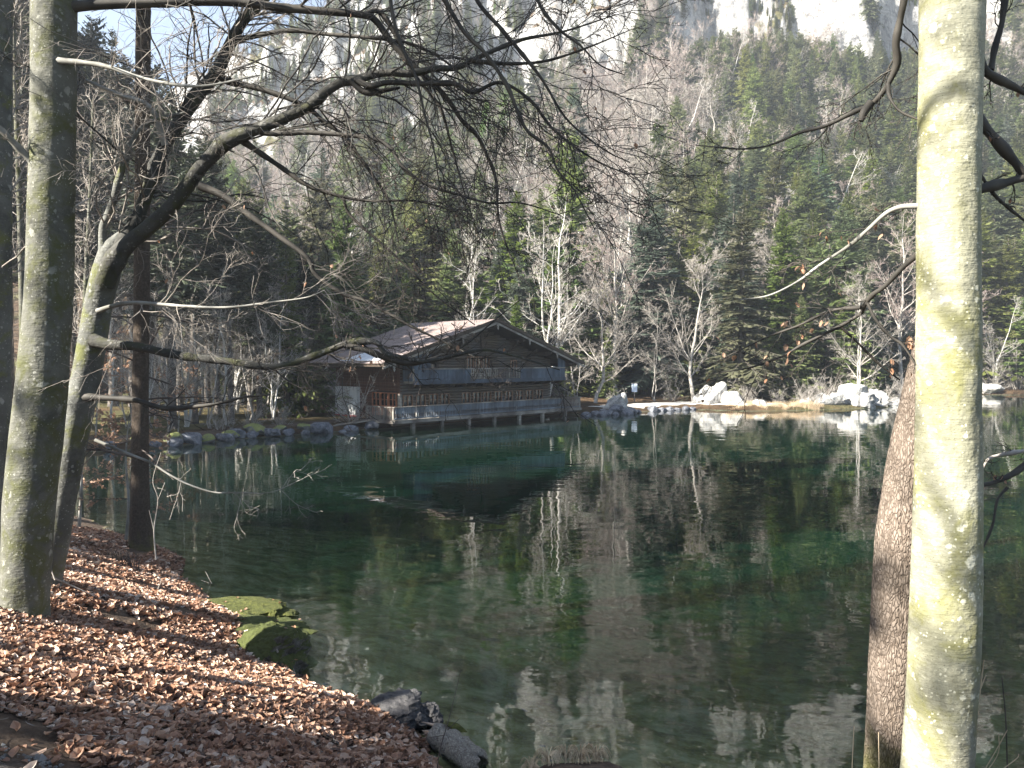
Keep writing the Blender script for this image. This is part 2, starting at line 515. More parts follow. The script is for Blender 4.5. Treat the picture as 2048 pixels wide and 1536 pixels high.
# near ground: leafy bank, forest floor and the lake bed close to it
xs = spaced([(-70, -26, 1.6), (-26, -10, 0.4), (-10, 2.5, 0.09), (2.5, 8, 0.3), (8, 30, 1.0), (30, 110, 4)])
ys = spaced([(-30, 0, 1.5), (0, 5, 0.3), (5, 20, 0.09), (20, 30, 0.4)])
X, Y = np.meshgrid(xs, ys)
Z = H(X, Y)
dsn = lake_sd(X, Y)
Z = Z + sstep(0.1, 0.8, dsn) * 0.035 * fbm(X * 6, Y * 6, oct=3, seed=51)
near_me = mesh_np("bank_ground", np.stack([X, Y, Z], -1).reshape(-1, 3), [grid_faces(len(xs), len(ys))])

t = NT('bank_soil')
g = t.n("NewGeometry"); sp = t.n("SeparateXYZ"); t.l(g.outputs["Position"], sp.inputs[0])
v = t.world()
soil = t.ramp(t.noise(v, 5, 6, 0.7), [(0.3, (0.035, 0.024, 0.017)), (0.7, (0.12, 0.085, 0.06))])
grav = t.ramp(t.vor(v, 26), [(0.1, (0.15, 0.145, 0.135)), (0.5, (0.055, 0.05, 0.045))])  # gravel darkened: shade of the path corner painted into its colour
pe = t.math('SUBTRACT', t.math('SUBTRACT', 4.3, t.math('MULTIPLY', sp.outputs[0], 0.41)), sp.outputs[1])
pathm = t.ramp(t.math('ADD', pe, t.math('MULTIPLY', t.math('SUBTRACT', t.noise(v, 1.6, 5), 0.5), 1.2)), [(0.0, 0), (0.5, 0.95)])
land = t.mix(pathm, soil, grav)
bed = t.ramp(t.noise(v, 1.6, 6, 0.7), [(0.35, (0.08, 0.07, 0.03)), (0.5, (0.24, 0.21, 0.10)), (0.65, (0.42, 0.39, 0.27))])
spk = t.ramp(t.vor(v, 9), [(0.08, 0.5), (0.3, 0)])
bed = t.mix(spk, bed, (0.35, 0.34, 0.28))
wl = t.ramp(t.math('ADD', sp.outputs[2], 0.5), [(0.49, 0), (0.53, 1)])
M['bank'] = t.fin(t.mix(wl, bed, land), 0.95, t.bump(t.noise(v, 18, 5), 0.6, 0.03), 0.2)
near_me.materials.append(M['bank'])
tag(link("ground", near_me), kind="structure")

# far ground: shore, forest floor, slope and limestone cliffs in one sheet
us = np.concatenate([np.linspace(-2.2, -0.74, 40), np.linspace(-0.72, 0.72, 760), np.linspace(0.74, 2.2, 40)])
yr = spaced([(30, 45, 0.75), (45, 76, 0.42), (76, 110, 0.8), (110, 185, 1.5), (185, 312, 0.72), (312, 420, 6), (420, 600, 30)])
U, Yf = np.meshgrid(us, yr)
Xf = U * Yf
Zf = H(Xf, Yf)
Zf = Zf - 0.04 * (Yf < 31)
far_me = mesh_np("mountainside", np.stack([Xf, Yf, Zf], -1).reshape(-1, 3), [grid_faces(len(us), len(yr))])
dyz = np.gradient(Zf, axis=0) / np.gradient(Yf, axis=0)

t = NT('mountain_ground')
g = t.n("NewGeometry"); sp = t.n("SeparateXYZ"); t.l(g.outputs["Normal"], sp.inputs[0])
pp = t.n("SeparateXYZ"); t.l(g.outputs["Position"], pp.inputs[0])
v = t.world()
vs = t.world((1, 1, 0.7))
rock = t.ramp(t.noise(vs, 0.10, 8, 0.72, dist=0.5), [(0.30, (0.17, 0.165, 0.16)), (0.45, (0.43, 0.42, 0.40)), (0.62, (0.66, 0.65, 0.62))])
crack = t.ramp(t.noise(vs, 0.55, 7, 0.75), [(0.38, 0.75), (0.5, 0)])
rock = t.mix(crack, rock, (0.10, 0.10, 0.11))
lay = t.world((0.25, 0.25, 3.0))
rock = t.mix(t.ramp(t.noise(lay, 0.5, 5, 0.6), [(0.55, 0), (0.7, 0.5)]), rock, (0.20, 0.18, 0.15))
floor = t.ramp(t.noise(v, 0.35, 7, 0.7), [(0.32, (0.045, 0.038, 0.026)), (0.5, (0.13, 0.085, 0.05)), (0.7, (0.24, 0.155, 0.09))])
grass = t.ramp(t.noise(v, 0.8, 6), [(0.3, (0.08, 0.09, 0.03)), (0.7, (0.20, 0.19, 0.09))])
floor = t.mix(t.ramp(t.noise(v, 0.05, 4), [(0.5, 0), (0.6, 0.8)]), floor, grass)
nz = t.math('ADD', sp.outputs[2], t.math('ADD', t.math('MULTIPLY', t.math('SUBTRACT', t.noise(v, 0.05, 7, 0.75), 0.5), 2.6), 0.10))
isrock = t.ramp(nz, [(0.60, 1), (0.74, 0)])
high = t.ramp(t.math('DIVIDE', pp.outputs[2], 100.0), [(0.33, 0), (0.45, 1)])
isrock = t.math('MULTIPLY', isrock, high)
land = t.mix(isrock, floor, rock)
silt = t.ramp(t.noise(v, 0.5, 5), [(0.3, (0.10, 0.12, 0.07)), (0.7, (0.22, 0.25, 0.17))])
wl = t.ramp(t.math('ADD', pp.outputs[2], 0.5), [(0.49, 0), (0.55, 1)])
b1 = t.bump(t.noise(vs, 0.35, 9, 0.75), 1.0, 2.5)
M['mountain'] = t.fin(t.mix(wl, silt, land), 0.95, b1, 0.1)
far_me.materials.append(M['mountain'])
tag(link("mountainside", far_me), kind="structure")

# ------------------------------------------------------------------ lake
xs = spaced([(-32, -14, 1.0), (-14, -8, 0.4), (-8, 3, 0.12), (3, 12, 0.3), (12, 50, 1.5), (50, 104, 4)])
ys = spaced([(-11, 5, 1.5), (5, 20, 0.12), (20, 34, 0.5), (34, 80, 0.9), (80, 108, 2)])
X, Y = np.meshgrid(xs, ys)
dsw = lake_sd(X, Y)
dep = np.clip(-H(X, Y), 0, 10)
wme = mesh_np("lake_water", np.stack([X, Y, np.zeros_like(X)], -1).reshape(-1, 3), [grid_faces(len(xs), len(ys))])
# keep only cells over the lake and a hand's breadth under the banks
keep = (dsw < 0.9).reshape(-1)
import bmesh
fattr(wme, "depth", dep.reshape(-1))
bm = bmesh.new(); bm.from_mesh(wme); bm.verts.ensure_lookup_table()
bmesh.ops.delete(bm, geom=[bm.verts[i] for i in np.nonzero(~keep)[0]], context='VERTS')
bm.to_mesh(wme); bm.free()
t = NT('lake_water')
t.t.nodes.remove(t.b)
v = t.world()
w1 = t.world((1.0, 1.6, 1))
n1 = t.noise(w1, 0.75, 1.5, 0.5, dist=0.2)
n2 = t.noise(w1, 2.9, 1.5, 0.5, dist=0.3)
n3 = t.noise(w1, 0.13, 2, 0.5)
gust = t.ramp(t.noise(t.world((0.5, 1.3, 1)), 0.09, 3), [(0.42, 0.25), (0.6, 1.0)])
bump1 = t.bump(t.math('MULTIPLY', n1, gust), 1.0, 0.014)
bump2 = t.bump(t.math('MULTIPLY', n2, gust), 1.0, 0.0018, bump1)
fr = t.n("Fresnel"); fr.inputs[0].default_value = 1.34; t.l(bump2, fr.inputs["Normal"])
gl = t.n("BsdfGlossy"); gl.inputs["Roughness"].default_value = 0.0; gl.inputs[0].default_value = (1, 1, 1, 1); t.l(bump2, gl.inputs["Normal"])
at_ = t.n("Attribute", attribute_name="depth")
lw = t.n("LayerWeight"); lw.inputs[0].default_value = 0.5
turb = t.math('SUBTRACT', 1.0, t.math('POWER', 2.718, t.math('MULTIPLY', at_.outputs["Fac"], -0.46)))
trn = t.n("BsdfTransparent")
tint = t.mix(turb, (0.88, 0.97, 0.88), (0.16, 0.55, 0.32))
t.l(tint, trn.inputs[0])
body = t.n("BsdfDiffuse"); body.inputs[0].default_value = (0.0018, 0.0125, 0.0065, 1)
mb = t.n("MixShader"); t.l(turb, mb.inputs[0]); t.l(trn.outputs[0], mb.inputs[1]); t.l(body.outputs[0], mb.inputs[2])
mx = t.n("MixShader"); t.l(fr.outputs[0], mx.inputs[0]); t.l(mb.outputs[0], mx.inputs[1]); t.l(gl.outputs[0], mx.inputs[2])
t.l(mx.outputs[0], t.out.inputs[0])
M['water'] = t.m
wme.materials.append(M['water'])
tag(link("lake_water", wme), kind="structure")
# ------------------------------------------------------------------ tree shapes (unit: metres, 20 m tall)
def quads(base, tip, wid, nrm):
    """kite-shaped sprays: base, side, tip, side"""
    mid = base * 0.5 + tip * 0.5
    s = wid
    n = len(base)
    v = np.empty((n, 4, 3)); v[:, 0] = base; v[:, 1] = mid + s + nrm; v[:, 2] = tip; v[:, 3] = mid - s + nrm
    return v.reshape(-1, 3), np.arange(n * 4).reshape(n, 4)

def conifer(seed, Ht=20.0, Lmax=3.2, nwh=44, per=7, ns=9, bare=0.08, power=0.85, droop=0.5, spray=0.55, clump=0.0, dead=0, side_gap=0.0):
    rg = rng_(seed)
    # trunk
    tp = np.zeros((1, 14, 3)); tp[0, :, 2] = np.linspace(-0.5, Ht, 14)
    tp[0, 1:, 0] += rg.normal(0, 0.035, 13); tp[0, 1:, 1] += rg.normal(0, 0.035, 13)
    tr = (0.013 * Ht * (1 - np.linspace(0, 1, 14)) ** 0.8 + 0.012)[None]; tr[0, 0] *= 1.35
    trunk = tubes(tp, tr, 7)
    tt = np.repeat(bare + (1 - bare) * np.linspace(0, 0.985, nwh) ** 0.95, per) + rg.normal(0, 0.006, nwh * per)
    tt = np.clip(tt, bare * 0.9, 0.992)
    nb = len(tt)
    az = rg.uniform(0, 2 * np.pi, nb)
    L = Lmax * ((1 - (tt - bare) / (1 - bare)) ** power) * rg.uniform(0.62, 1.15, nb) + 0.12
    L *= 1 + clump * fbm(np.cos(az) * 1.4 + seed, tt * 9, np.sin(az) * 1.4, oct=2, seed=seed)
    keep = rg.random(nb) > side_gap * (0.5 + 0.5 * np.sin(az * 2 + tt * 12))
    L = np.maximum(L, 0.1)
    tt, az, L = tt[keep], az[keep], L[keep]; nb = len(tt)
    up = np.interp(tt, [0, 0.5, 1], [-0.12, 0.10, 0.9])
    s = np.linspace(0, 1, 5)
    out = np.stack([np.cos(az), np.sin(az), np.zeros(nb)], 1)
    P = np.zeros((nb, 5, 3))
    P += (tt * Ht)[:, None, None] * np.array([0, 0, 1.0])
    P += out[:, None, :] * (L[:, None] * s)[..., None]
    P[:, :, 2] += L[:, None] * (up[:, None] * s - droop * s ** 2 * (1 - 0.7 * tt[:, None]) + 0.22 * droop * s ** 3 * 1.5)
    br = tubes(P, (0.012 + 0.008 * L[:, None] * (1 - s)) * np.ones((nb, 5)), 3)
    side = np.stack([-np.sin(az), np.cos(az), np.zeros(nb)], 1)
    sp = []
    nsl = ns
    pi = np.repeat(np.arange(nb), nsl)
    q = np.tile((np.arange(nsl) + 0.6) / nsl, nb) + rg.normal(0, 0.04, nb * nsl)
    q = np.clip(q, 0.12, 1)
    p, r, tg = lerp_along(P, np.ones((nb, 5)), pi, q)
    for sg in (-1, 1):
        a = rg.uniform(0.45, 1.15, len(pi))
        d = tg * np.cos(a)[:, None] + sg * side[pi] * np.sin(a)[:, None]
        d[:, 2] -= rg.uniform(0.0, 0.45, len(pi)); d += rg.normal(0, 0.12, d.shape)
        ln = (spray + 0.16 * L[pi]) * (1.15 - 0.65 * q) * rg.uniform(0.6, 1.3, len(pi)) * np.clip(L[pi] / 1.2, 0.35, 1)
        tip = p + d * ln[:, None]
        w = np.cross(d, rg.normal(0, 0.5, d.shape) + np.array([0, 0, 1.0])); w /= np.linalg.norm(w, axis=1, keepdims=True) + 1e-9
        sp.append(quads(p, tip, w * (ln * rg.uniform(0.13, 0.24, len(pi)))[:, None], -np.array([0, 0, 0.08]) * ln[:, None]))
    # hanging sprays along the underside
    a = rg.normal(0, 0.35, (len(pi), 3)); a[:, 2] = -1
    ln = (spray * 0.7) * rg.uniform(0.4, 1.2, len(pi)) * np.clip(L[pi] / 1.5, 0.3, 1)
    w = rg.normal(size=(len(pi), 3)); w[:, 2] = 0; w /= np.linalg.norm(w, axis=1, keepdims=True)
    sp.append(quads(p, p + a * ln[:, None], w * (ln * 0.2)[:, None], 0 * a))
    # leader
    crown = join_vf(sp)
    wood = [trunk]
    if dead:
        ta = rg.uniform(0.08, bare, dead); az2 = rg.uniform(0, 2 * np.pi, dead); L2 = rg.uniform(0.5, 2.4, dead)
        Q = np.zeros((dead, 5, 3)); Q[:, :, 2] = (ta * Ht)[:, None] + L2[:, None] * (-0.3 * s + 0.15 * s ** 2)
        Q[:, :, 0] = np.cos(az2)[:, None] * L2[:, None] * s; Q[:, :, 1] = np.sin(az2)[:, None] * L2[:, None] * s
        Q[:, 1:, :] += rg.normal(0, 0.05, (dead, 4, 3))
        RQ = (0.02 * (1 - 0.8 * s))[None] * np.ones((dead, 1))
        wood.append(tubes(Q, RQ, 3))
        K, RK, _ = spawn(Q, RQ, rg, 4, L2 * 0.5, 3, 50, (0, 0, -0.3), 0.15, 0.6, rmin=0.006)
        wood.append(tubes(K, RK, 3))
    return join_vf(wood), br, crown

def broadleaf(seed, Ht=16.0, stems=1, spread=0.35, clear=0.25, n1=16, n2=6, n3=6, n4=4, up=0.5, L1=0.34, r0=0.17, rt=0.008, lean=0.0, fine=True):
    rg = rng_(seed)
    sp = []; SR = []
    for i in range(stems):
        a = rg.uniform(0, 6.28); k = 10
        z = np.linspace(0, 1, k)
        h = Ht * (1 if i == 0 else rg.uniform(0.7, 0.97))
        off = (0 if stems == 1 else spread * 0.35 * h)
        P = np.zeros((k, 3)); P[:, 2] = -0.4 + z * (h + 0.4)
        P[:, 0] = np.cos(a) * off * z ** 1.2 + np.cumsum(rg.normal(0, 0.012 * h, k)) + lean * z * h
        P[:, 1] = np.sin(a) * off * z ** 1.2 + np.cumsum(rg.normal(0, 0.012 * h, k))
        P[0, :2] = rg.normal(0, 0.12, 2) if stems > 1 else 0
        sp.append(P); SR.append(r0 * (0.8 if i else 1) * (1 - 0.93 * z ** 0.9))
    P0, R0 = np.array(sp), np.array(SR)
    trunk = tubes(P0, R0, 7)
    Q1, T1, L = spawn(P0, R0, rg, n1, Ht * L1, 6, 52, (0, 0, up), 0.12, 0.5, tmin=clear, tmax=0.97, rmin=rt * 1.6, dec=0.62)
    Q2, T2, L2 = spawn(Q1, T1, rg, n2, L * 0.52, 5, 45, (0, 0, up * 0.6), 0.13, 0.6, tmin=0.15, rmin=rt * 1.2, dec=0.5)
    Q3, T3, L3 = spawn(Q2, T2, rg, n3, L2 * 0.55, 4, 45, (0, 0, up * 0.4), 0.15, 0.6, tmin=0.1, rmin=rt, dec=0.45)
    limbs = join_vf([tubes(Q1, T1, 4), tubes(Q2, T2, 3)])
    tw = [tubes(Q3, T3, 3)]
    if n4:
        Q4, T4, _ = spawn(Q3, T3, rg, n4, L3 * 0.6, 3, 42, (0, 0, up * 0.3), 0.15, 0.7, tmin=0.1, rmin=rt * 0.8, dec=0.4)
        tw.append(tubes(Q4, T4, 3))
    return trunk, limbs, join_vf(tw)

def mk(name, vf, mat, smooth=True):
    return mesh_np(name, vf[0], [vf[1]], [mat], smooth)

def mk_whole(name, parts, mats):
    """one mesh with a material per part"""
    V, F, MI, n = [], [], [], 0
    for i, (v, f) in enumerate(parts):
        V.append(v); F.append(f + n); MI.append(np.full(len(f), i)); n += len(v)
    return mesh_np(name, np.concatenate(V), [np.concatenate(F)], mats, False, np.concatenate(MI))

PROTO = {}
def proto_conifer(key, needle, bark='bark_dark', **k):
    wood, br, crown = conifer(**k)
    # the crown part carries its branches
    cv = join_vf([crown, br]); nm = np.concatenate([np.zeros(len(crown[1])), np.ones(len(br[1]))])
    cm = mesh_np("crown", cv[0], [cv[1]], [M[needle], M[bark]], False, nm)
    PROTO[key] = dict(trunk=mk("trunk", wood, M[bark]), crown=cm, whole=mk_whole("conifer", [wood, br, crown], [M[bark], M[bark], M[needle]]), h=k.get('Ht', 20.0))

def proto_bare(key, bark, twig, **k):
    a, b, c = broadleaf(**k)
    cv = join_vf([b, c]); nm = np.concatenate([np.zeros(len(b[1])), np.ones(len(c[1]))])
    cm = mesh_np("crown", cv[0], [cv[1]], [M[bark], M[twig]], True, nm)
    PROTO[key] = dict(trunk=mk("trunk", a, M[bark]), crown=cm, whole=mk_whole("bare_tree", [a, b, c], [M[bark], M[bark], M[twig]]), h=k.get('Ht', 16.0))

proto_conifer('spruce_a', 'needle', seed=1, Lmax=2.7, nwh=46, per=7, ns=8, clump=0.7)
proto_conifer('spruce_b', 'needle', seed=2, Lmax=3.1, nwh=40, per=7, ns=8, clump=0.9, droop=0.7, side_gap=0.35)
proto_conifer('spruce_c', 'needle_blue', seed=3, Lmax=2.4, nwh=46, per=6, ns=8, clump=0.7, power=0.7)
proto_conifer('fir', 'needle_fir', seed=4, Lmax=3.4, nwh=46, per=8, ns=9, clump=0.6, droop=0.25, bare=0.04)
proto_conifer('droopy', 'needle', seed=5, Lmax=4.2, nwh=34, per=7, ns=11, clump=1.1, droop=0.75, side_gap=0.55, power=0.65, spray=0.6)
proto_conifer('forest', 'needle_shaded', seed=6, Ht=24.0, Lmax=3.4, nwh=34, per=7, ns=8, clump=0.8, bare=0.36, dead=75, side_gap=0.3, power=0.7)
proto_conifer('forest_b', 'needle_shaded', seed=7, Ht=24.0, Lmax=3.0, nwh=32, per=7, ns=8, clump=0.8, bare=0.5, dead=90, side_gap=0.3, power=0.65)
proto_conifer('pine', 'needle_fir', seed=8, Ht=12.0, Lmax=2.8, nwh=16, per=7, ns=9, clump=1.2, bare=0.2, side_gap=0.4, power=0.45, droop=0.1, spray=0.5)
proto_bare('vase', 'bark_grey', 'twig_pink', seed=11, Ht=16, stems=1, n1=26, n2=7, n3=6, n4=3, up=0.9, L1=0.42)
proto_bare('multi', 'bark_white', 'twig_pale', seed=12, Ht=17, stems=3, n1=15, n2=6, n3=6, n4=3, up=0.7, L1=0.32, spread=0.5)
proto_bare('tall', 'bark_white', 'twig_pale', seed=13, Ht=20, stems=1, n1=26, n2=6, n3=5, n4=3, up=0.4, L1=0.25, clear=0.3)
proto_bare('spread', 'bark_grey', 'twig_pale', seed=14, Ht=11, stems=1, n1=24, n2=8, n3=7, n4=3, up=0.35, L1=0.5, clear=0.18, rt=0.007)
proto_bare('understory', 'bark_grey', 'twig_pale', seed=15, Ht=9, stems=2, n1=16, n2=7, n3=5, n4=0, up=0.1, L1=0.38, clear=0.12, rt=0.006, r0=0.07)
proto_bare('bush', 'bark_grey', 'twig_pale', seed=16, Ht=3, stems=7, n1=7, n2=6, n3=4, n4=0, up=0.3, L1=0.4, clear=0.1, rt=0.005, r0=0.03, spread=1.6)

def plant(key, name, label, cat, loc, h, rz, group=None, parts=True, tilt=0.0, wide=1.0, tdir=0.0):
    p = PROTO[key]; s = h / p['h']
    rot = (tilt * math.cos(tdir), tilt * math.sin(tdir), rz)
    sc = (s * wide, s * wide, s)
    if parts:
        o = thing(name, label, cat, loc, rot, group); o.scale = sc
        link("trunk", p['trunk'], o); c = link("crown", p['crown'], o)
    else:
        o = link(name, p['whole'], None, loc, rot, sc); tag(o, label, cat, group)
    return o

def tree_at(key, name, label, cat, px, d, ytop, rz=0.0, group=None, parts=True, wide=1.0, sink=0.15, dx=0, tilt=0.0, tdir=0.0):
    x = at(px, 768, d).x; z = hz(x, d)
    zt = at(px, ytop, d).z
    return plant(key, name, label, cat, (x, d, z - sink), zt - z + sink, rz, group, parts, tilt, wide, tdir)

rs = random.Random(5)
# ---- hand-set trees behind the chalet and along the far shore (px, distance, top y)
hero = [
 ('fir', 'fir_tree', 'bright green fir rising behind the low left end of the chalet roof', 'fir', 690, 60.5, 392, 1.15),
 ('fir', 'fir_tree', 'broad dark fir half hidden behind the bright green fir left of the chalet', 'fir', 655, 66, 470, 1.1),
 ('spruce_c', 'fir_tree', 'fir with wide low boughs touching the left edge of the chalet roof', 'fir', 722, 70, 500, 1.2),
 ('multi', 'bare_tree', 'white-stemmed bare tree forking in three just right of the chalet ridge', 'tree', 1092, 72, 372, 1.15),
 ('tall', 'birch_tree', 'white-trunked bare birch directly above the chalet ridge', 'birch', 946, 74, 418, 0.9),
 ('tall', 'birch_tree', 'thin leaning birch whose white trunk rises from the chalet roof left of the ridge', 'birch', 925, 72, 440, 0.8),
 ('droopy', 'spruce_tree', 'tall ragged spruce with hanging dark boughs above the right half of the chalet', 'spruce', 1135, 90, 262, 1.15),
 ('vase', 'beech_tree', 'pinkish bare beech with upswept crown right of the ragged spruce', 'beech', 1240, 82, 372, 1.15),
 ('spread', 'bare_tree', 'spreading bare tree with silvery twigs leaning over the white shore rock', 'tree', 1392, 76, 512, 1.0),
 ('spread', 'bare_tree', 'low wide bare tree right behind the right eave of the chalet', 'tree', 1190, 73, 560, 1.2),
 ('spruce_a', 'spruce_tree', 'big yellow-green spruce with a double look at the middle of the far slope', 'spruce', 1370, 100, 322, 1.35),
 ('spruce_b', 'spruce_tree', 'full green spruce touching the right side of the big yellow-green one', 'spruce', 1430, 104, 345, 1.3),
 ('spruce_c', 'spruce_tree', 'blue-green spruce on the slope above the spreading shore tree', 'spruce', 1475, 112, 300, 1.2),
 ('spruce_b', 'spruce_tree', 'slim spruce above the left part of the chalet roof', 'spruce', 795, 78, 405, 1.1),
 ('spruce_a', 'spruce_tree', 'dark spruce between the slim spruce and the leaning birch', 'spruce', 868, 86, 345, 1.15),
 ('spruce_b', 'spruce_tree', 'tall spruce directly behind the birch above the chalet ridge', 'spruce', 962, 96, 322, 1.15),
 ('fir', 'fir_tree', 'small bright green fir peeking over the chalet roof', 'fir', 812, 73, 545, 1.0),
 ('fir', 'fir_tree', 'young green fir just left of the white forked tree', 'fir', 1032, 69, 590, 1.1),
 ('fir', 'fir_tree', 'yellow-green fir on the shore right of the white shore rock', 'fir', 1600, 80, 590, 1.3),
 ('pine', 'pine_tree', 'light green pine with open crown above the shore rocks at right', 'pine', 1655, 84, 480, 1.3),
 ('spread', 'bare_tree', 'pale bare tree rising from the larger shore rock at right', 'tree', 1722, 78, 560, 0.9),
 ('tall', 'birch_tree', 'thin white birch standing on the larger shore rock', 'birch', 1716, 77, 600, 0.6),
 ('vase', 'beech_tree', 'wide bare beech left of the thick yellow trunk on the far slope', 'beech', 1790, 92, 430, 1.2),
 ('spruce_a', 'spruce_tree', 'green spruce seen right of the thick yellow trunk across the bay', 'spruce', 2010, 112, 470, 1.4),
 ('multi', 'bare_tree', 'pale forked bare tree on the bank right of the thick yellow trunk', 'tree', 1992, 108, 600, 1.0),
 ('fir', 'fir_tree', 'tall green fir directly behind the open-crowned pine', 'fir', 1690, 100, 385, 1.2),
 ('spruce_b', 'spruce_tree', 'spruce on the slope directly above the yellow-green shore fir', 'spruce', 1560, 96, 415, 1.2),
 ('understory', 'bare_tree', 'thin grey sapling cluster at the right corner of the chalet deck', 'tree', 1150, 70.5, 640, 1.2),
 ('understory', 'bare_tree', 'thin grey saplings in front of the shadowed bank right of the chalet', 'tree', 1310, 78, 620, 1.2),
 ('fir', 'fir_tree', 'low young fir beside the leaf-strewn bank right of the chalet', 'fir', 1215, 79, 655, 1.1),
]
placed = []
for i, (key, nm, lab, cat, px, d, yt, wd) in enumerate(hero):
    tree_at(key, nm, lab, cat, px, d, yt, rs.uniform(0, 6.28), None, True, wd, tilt=(0.10 if 'leaning' in lab else 0.0), tdir=1.57)
    placed.append((at(px, 768, d).x, d))

# ---- the wooded slope
rg = rng_(77)
cand = []
yy = 80.0
while yy < 232:
    st = 4.1 if yy < 130 else 4.7
    for x in np.arange(-0.55 * yy, 0.76 * yy, st):
        cand.append((x + rg.uniform(-1.8, 1.8), yy + rg.uniform(-1.8, 1.8)))
    yy += st * 0.95
for _ in range(46000):       # trees on the ledges of the cliffs and on top
    y_ = rg.uniform(205, 322); cand.append((rg.uniform(-0.40, 0.68) * y_, y_))
cand = np.array(cand)
ds_c = lake_sd(cand[:, 0], cand[:, 1])
Hc = H(cand[:, 0], cand[:, 1]); Hg = H(cand[:, 0], cand[:, 1] + 1.5); Hl = H(cand[:, 0], cand[:, 1] - 1.5)
slope = np.abs(Hg - Hl) / 3
u_c = cand[:, 0] / cand[:, 1]
px_c = 1024 + 1593 * u_c
py_c = 720 - 1593 * (Hc - CAM_H) / cand[:, 1]
# keep the gravel bank right of the chalet open, and clear the building
cs, sn = 0.670, 0.742
lx = (cand[:, 0] + 7.46) * cs + (cand[:, 1] - 50.6) * sn
ly = -(cand[:, 0] + 7.46) * sn + (cand[:, 1] - 50.6) * cs
ok = (ds_c > 3) & ~((lx > -4) & (lx < 23) & (ly < 13)) & (slope < 6.0)
# bare rock faces: few trees root there
cm_ = np.zeros(len(cand)); top_py = py_c - 1593 * 7.0 / cand[:, 1]
for ex, ey, ea, eb in ((600, 290, 130, 75), (540, 355, 90, 50), (690, 190, 110, 80), (830, 90, 130, 70), (1180, 190, 95, 75), (1040, 240, 60, 80), (1630, 70, 190, 95), (1490, 40, 80, 90), (1270, 140, 60, 40)):
    cm_ = np.maximum(cm_, np.exp(-(((px_c - ex) / ea) ** 2 + ((top_py - ey) / eb) ** 2) ** 2))
ok &= ~((cand[:, 1] > 150) & (cand[:, 1] < 216) & (rg.random(len(cand)) < 0.93 * cm_))
veg = fbm(cand[:, 0] * 0.045, Hc * 0.05, cand[:, 1] * 0.03, oct=3, seed=71)
ok &= ~((cand[:, 1] > 212) & ((veg < -0.06 + 0.17 * cm_) | (rg.random(len(cand)) > 0.05 + 0.20 * np.clip(slope, 0, 2.6))))
ok &= ~((px_c > 1180) & (px_c < 1400) & (cand[:, 1] < 86))
for hx, hy in placed:
    ok &= (np.hypot(cand[:, 0] - hx, cand[:, 1] - hy) > 2.6)
# bare beech woods where the photograph shows them
bare_n = fbm(cand[:, 0] * 0.03, cand[:, 1] * 0.03, oct=3, seed=61)
beech_patch = np.exp(-(((px_c - 1260) / 130) ** 2 + ((py_c - 330) / 110) ** 2)) + 0.8 * np.exp(-(((px_c - 1180) / 160) ** 2 + ((py_c - 600) / 110) ** 2)) + 0.7 * np.exp(-(((px_c - 560) / 130) ** 2 + ((py_c - 480) / 110) ** 2)) + 0.5 * np.exp(-(((px_c - 1960) / 90) ** 2 + ((py_c - 180) / 140) ** 2))
is_bare = (rg.random(len(cand)) < np.clip(0.16 + 0.5 * bare_n + 1.05 * beech_patch, 0.05, 0.95))
idx = np.nonzero(ok)[0]
visible = (px_c[idx] > 420) & (px_c[idx] < 2090)
idx = idx[visible]
size = np.where(cand[:, 1] < 212, rg.uniform(12, 24, len(cand)), rg.uniform(3.0, 8.5, len(cand)))
size *= np.where(slope > 1.2, 0.72, 1)
order = idx[np.argsort(-(size[idx] / cand[idx, 1]))]
con = [i for i in order if not is_bare[i]]; bar = [i for i in order if is_bare[i]]
CK = ['spruce_a', 'spruce_b', 'spruce_c', 'fir', 'spruce_b', 'fir', 'droopy', 'pine']
BK = ['vase', 'vase', 'multi', 'tall', 'spread']
COLS = [(560, 'above the dark left forest'), (640, 'left of the bright green fir'), (740, 'above the bright green fir'), (830, 'above the low left eave'), (900, 'above the roof slope'), (985, 'above the two birches'),
        (1060, 'above the chalet ridge'), (1160, 'behind the ragged spruce'), (1280, 'above the pinkish beech'), (1360, 'left of the big yellow-green spruce'), (1450, 'above the big yellow-green spruce'),
        (1560, 'above the tall outcrop'), (1640, 'above the dry reeds'), (1740, 'above the largest outcrop'), (1850, 'beside the thick yellow trunk'), (3000, 'beyond the thick yellow trunk')]
def band(px, d):
    side = next(c for lim, c in COLS if px < lim)
    return side, 'low' if d < 115 else 'midway' if d < 165 else 'high' if d < 212 else 'on the cliff'
back_pts = {'c': [], 'b': []}
def forest(ids, keys, code, name, cat, group, n_ind):
    for k, i in enumerate(ids):
        x, y = cand[i]; key = keys[int(rg.integers(len(keys)))]
        if y > 212 and code == 'c': key = ['spruce_a', 'spruce_b', 'pine', 'pine'][int(rg.integers(4))]
        h = size[i] * (0.62 if key == 'pine' else 0.9 if code == 'b' else 1.0)
        rz = rg.uniform(0, 6.28)
        if k < n_ind:
            side, row = band(px_c[i], y)
            what = {'spruce_a': 'dense green spruce', 'spruce_b': 'ragged green spruce', 'spruce_c': 'slim blue-green spruce', 'fir': 'bright green fir',
                    'droopy': 'spruce with hanging boughs', 'pine': 'small round-topped pine', 'vase': 'pinkish bare beech', 'multi': 'white-stemmed forked bare tree',
                    'tall': 'tall thin white-trunked tree', 'spread': 'spreading grey bare tree'}[key]
            lab = f"{what} {row} {side}"
            plant(key, name, lab, cat, (x, y, Hc[i] - 0.2), h, rz, group, k < 60, 0, rg.uniform(1.05, 1.75))
        else:
            back_pts[code].append((x, y, Hc[i] - 0.2, h / PROTO[key]['h'], rz, keys.index(key) if key in keys else 0))
forest(con, CK, 'c', 'spruce_tree', 'conifer', 'conifers on the slope across the lake', 270)
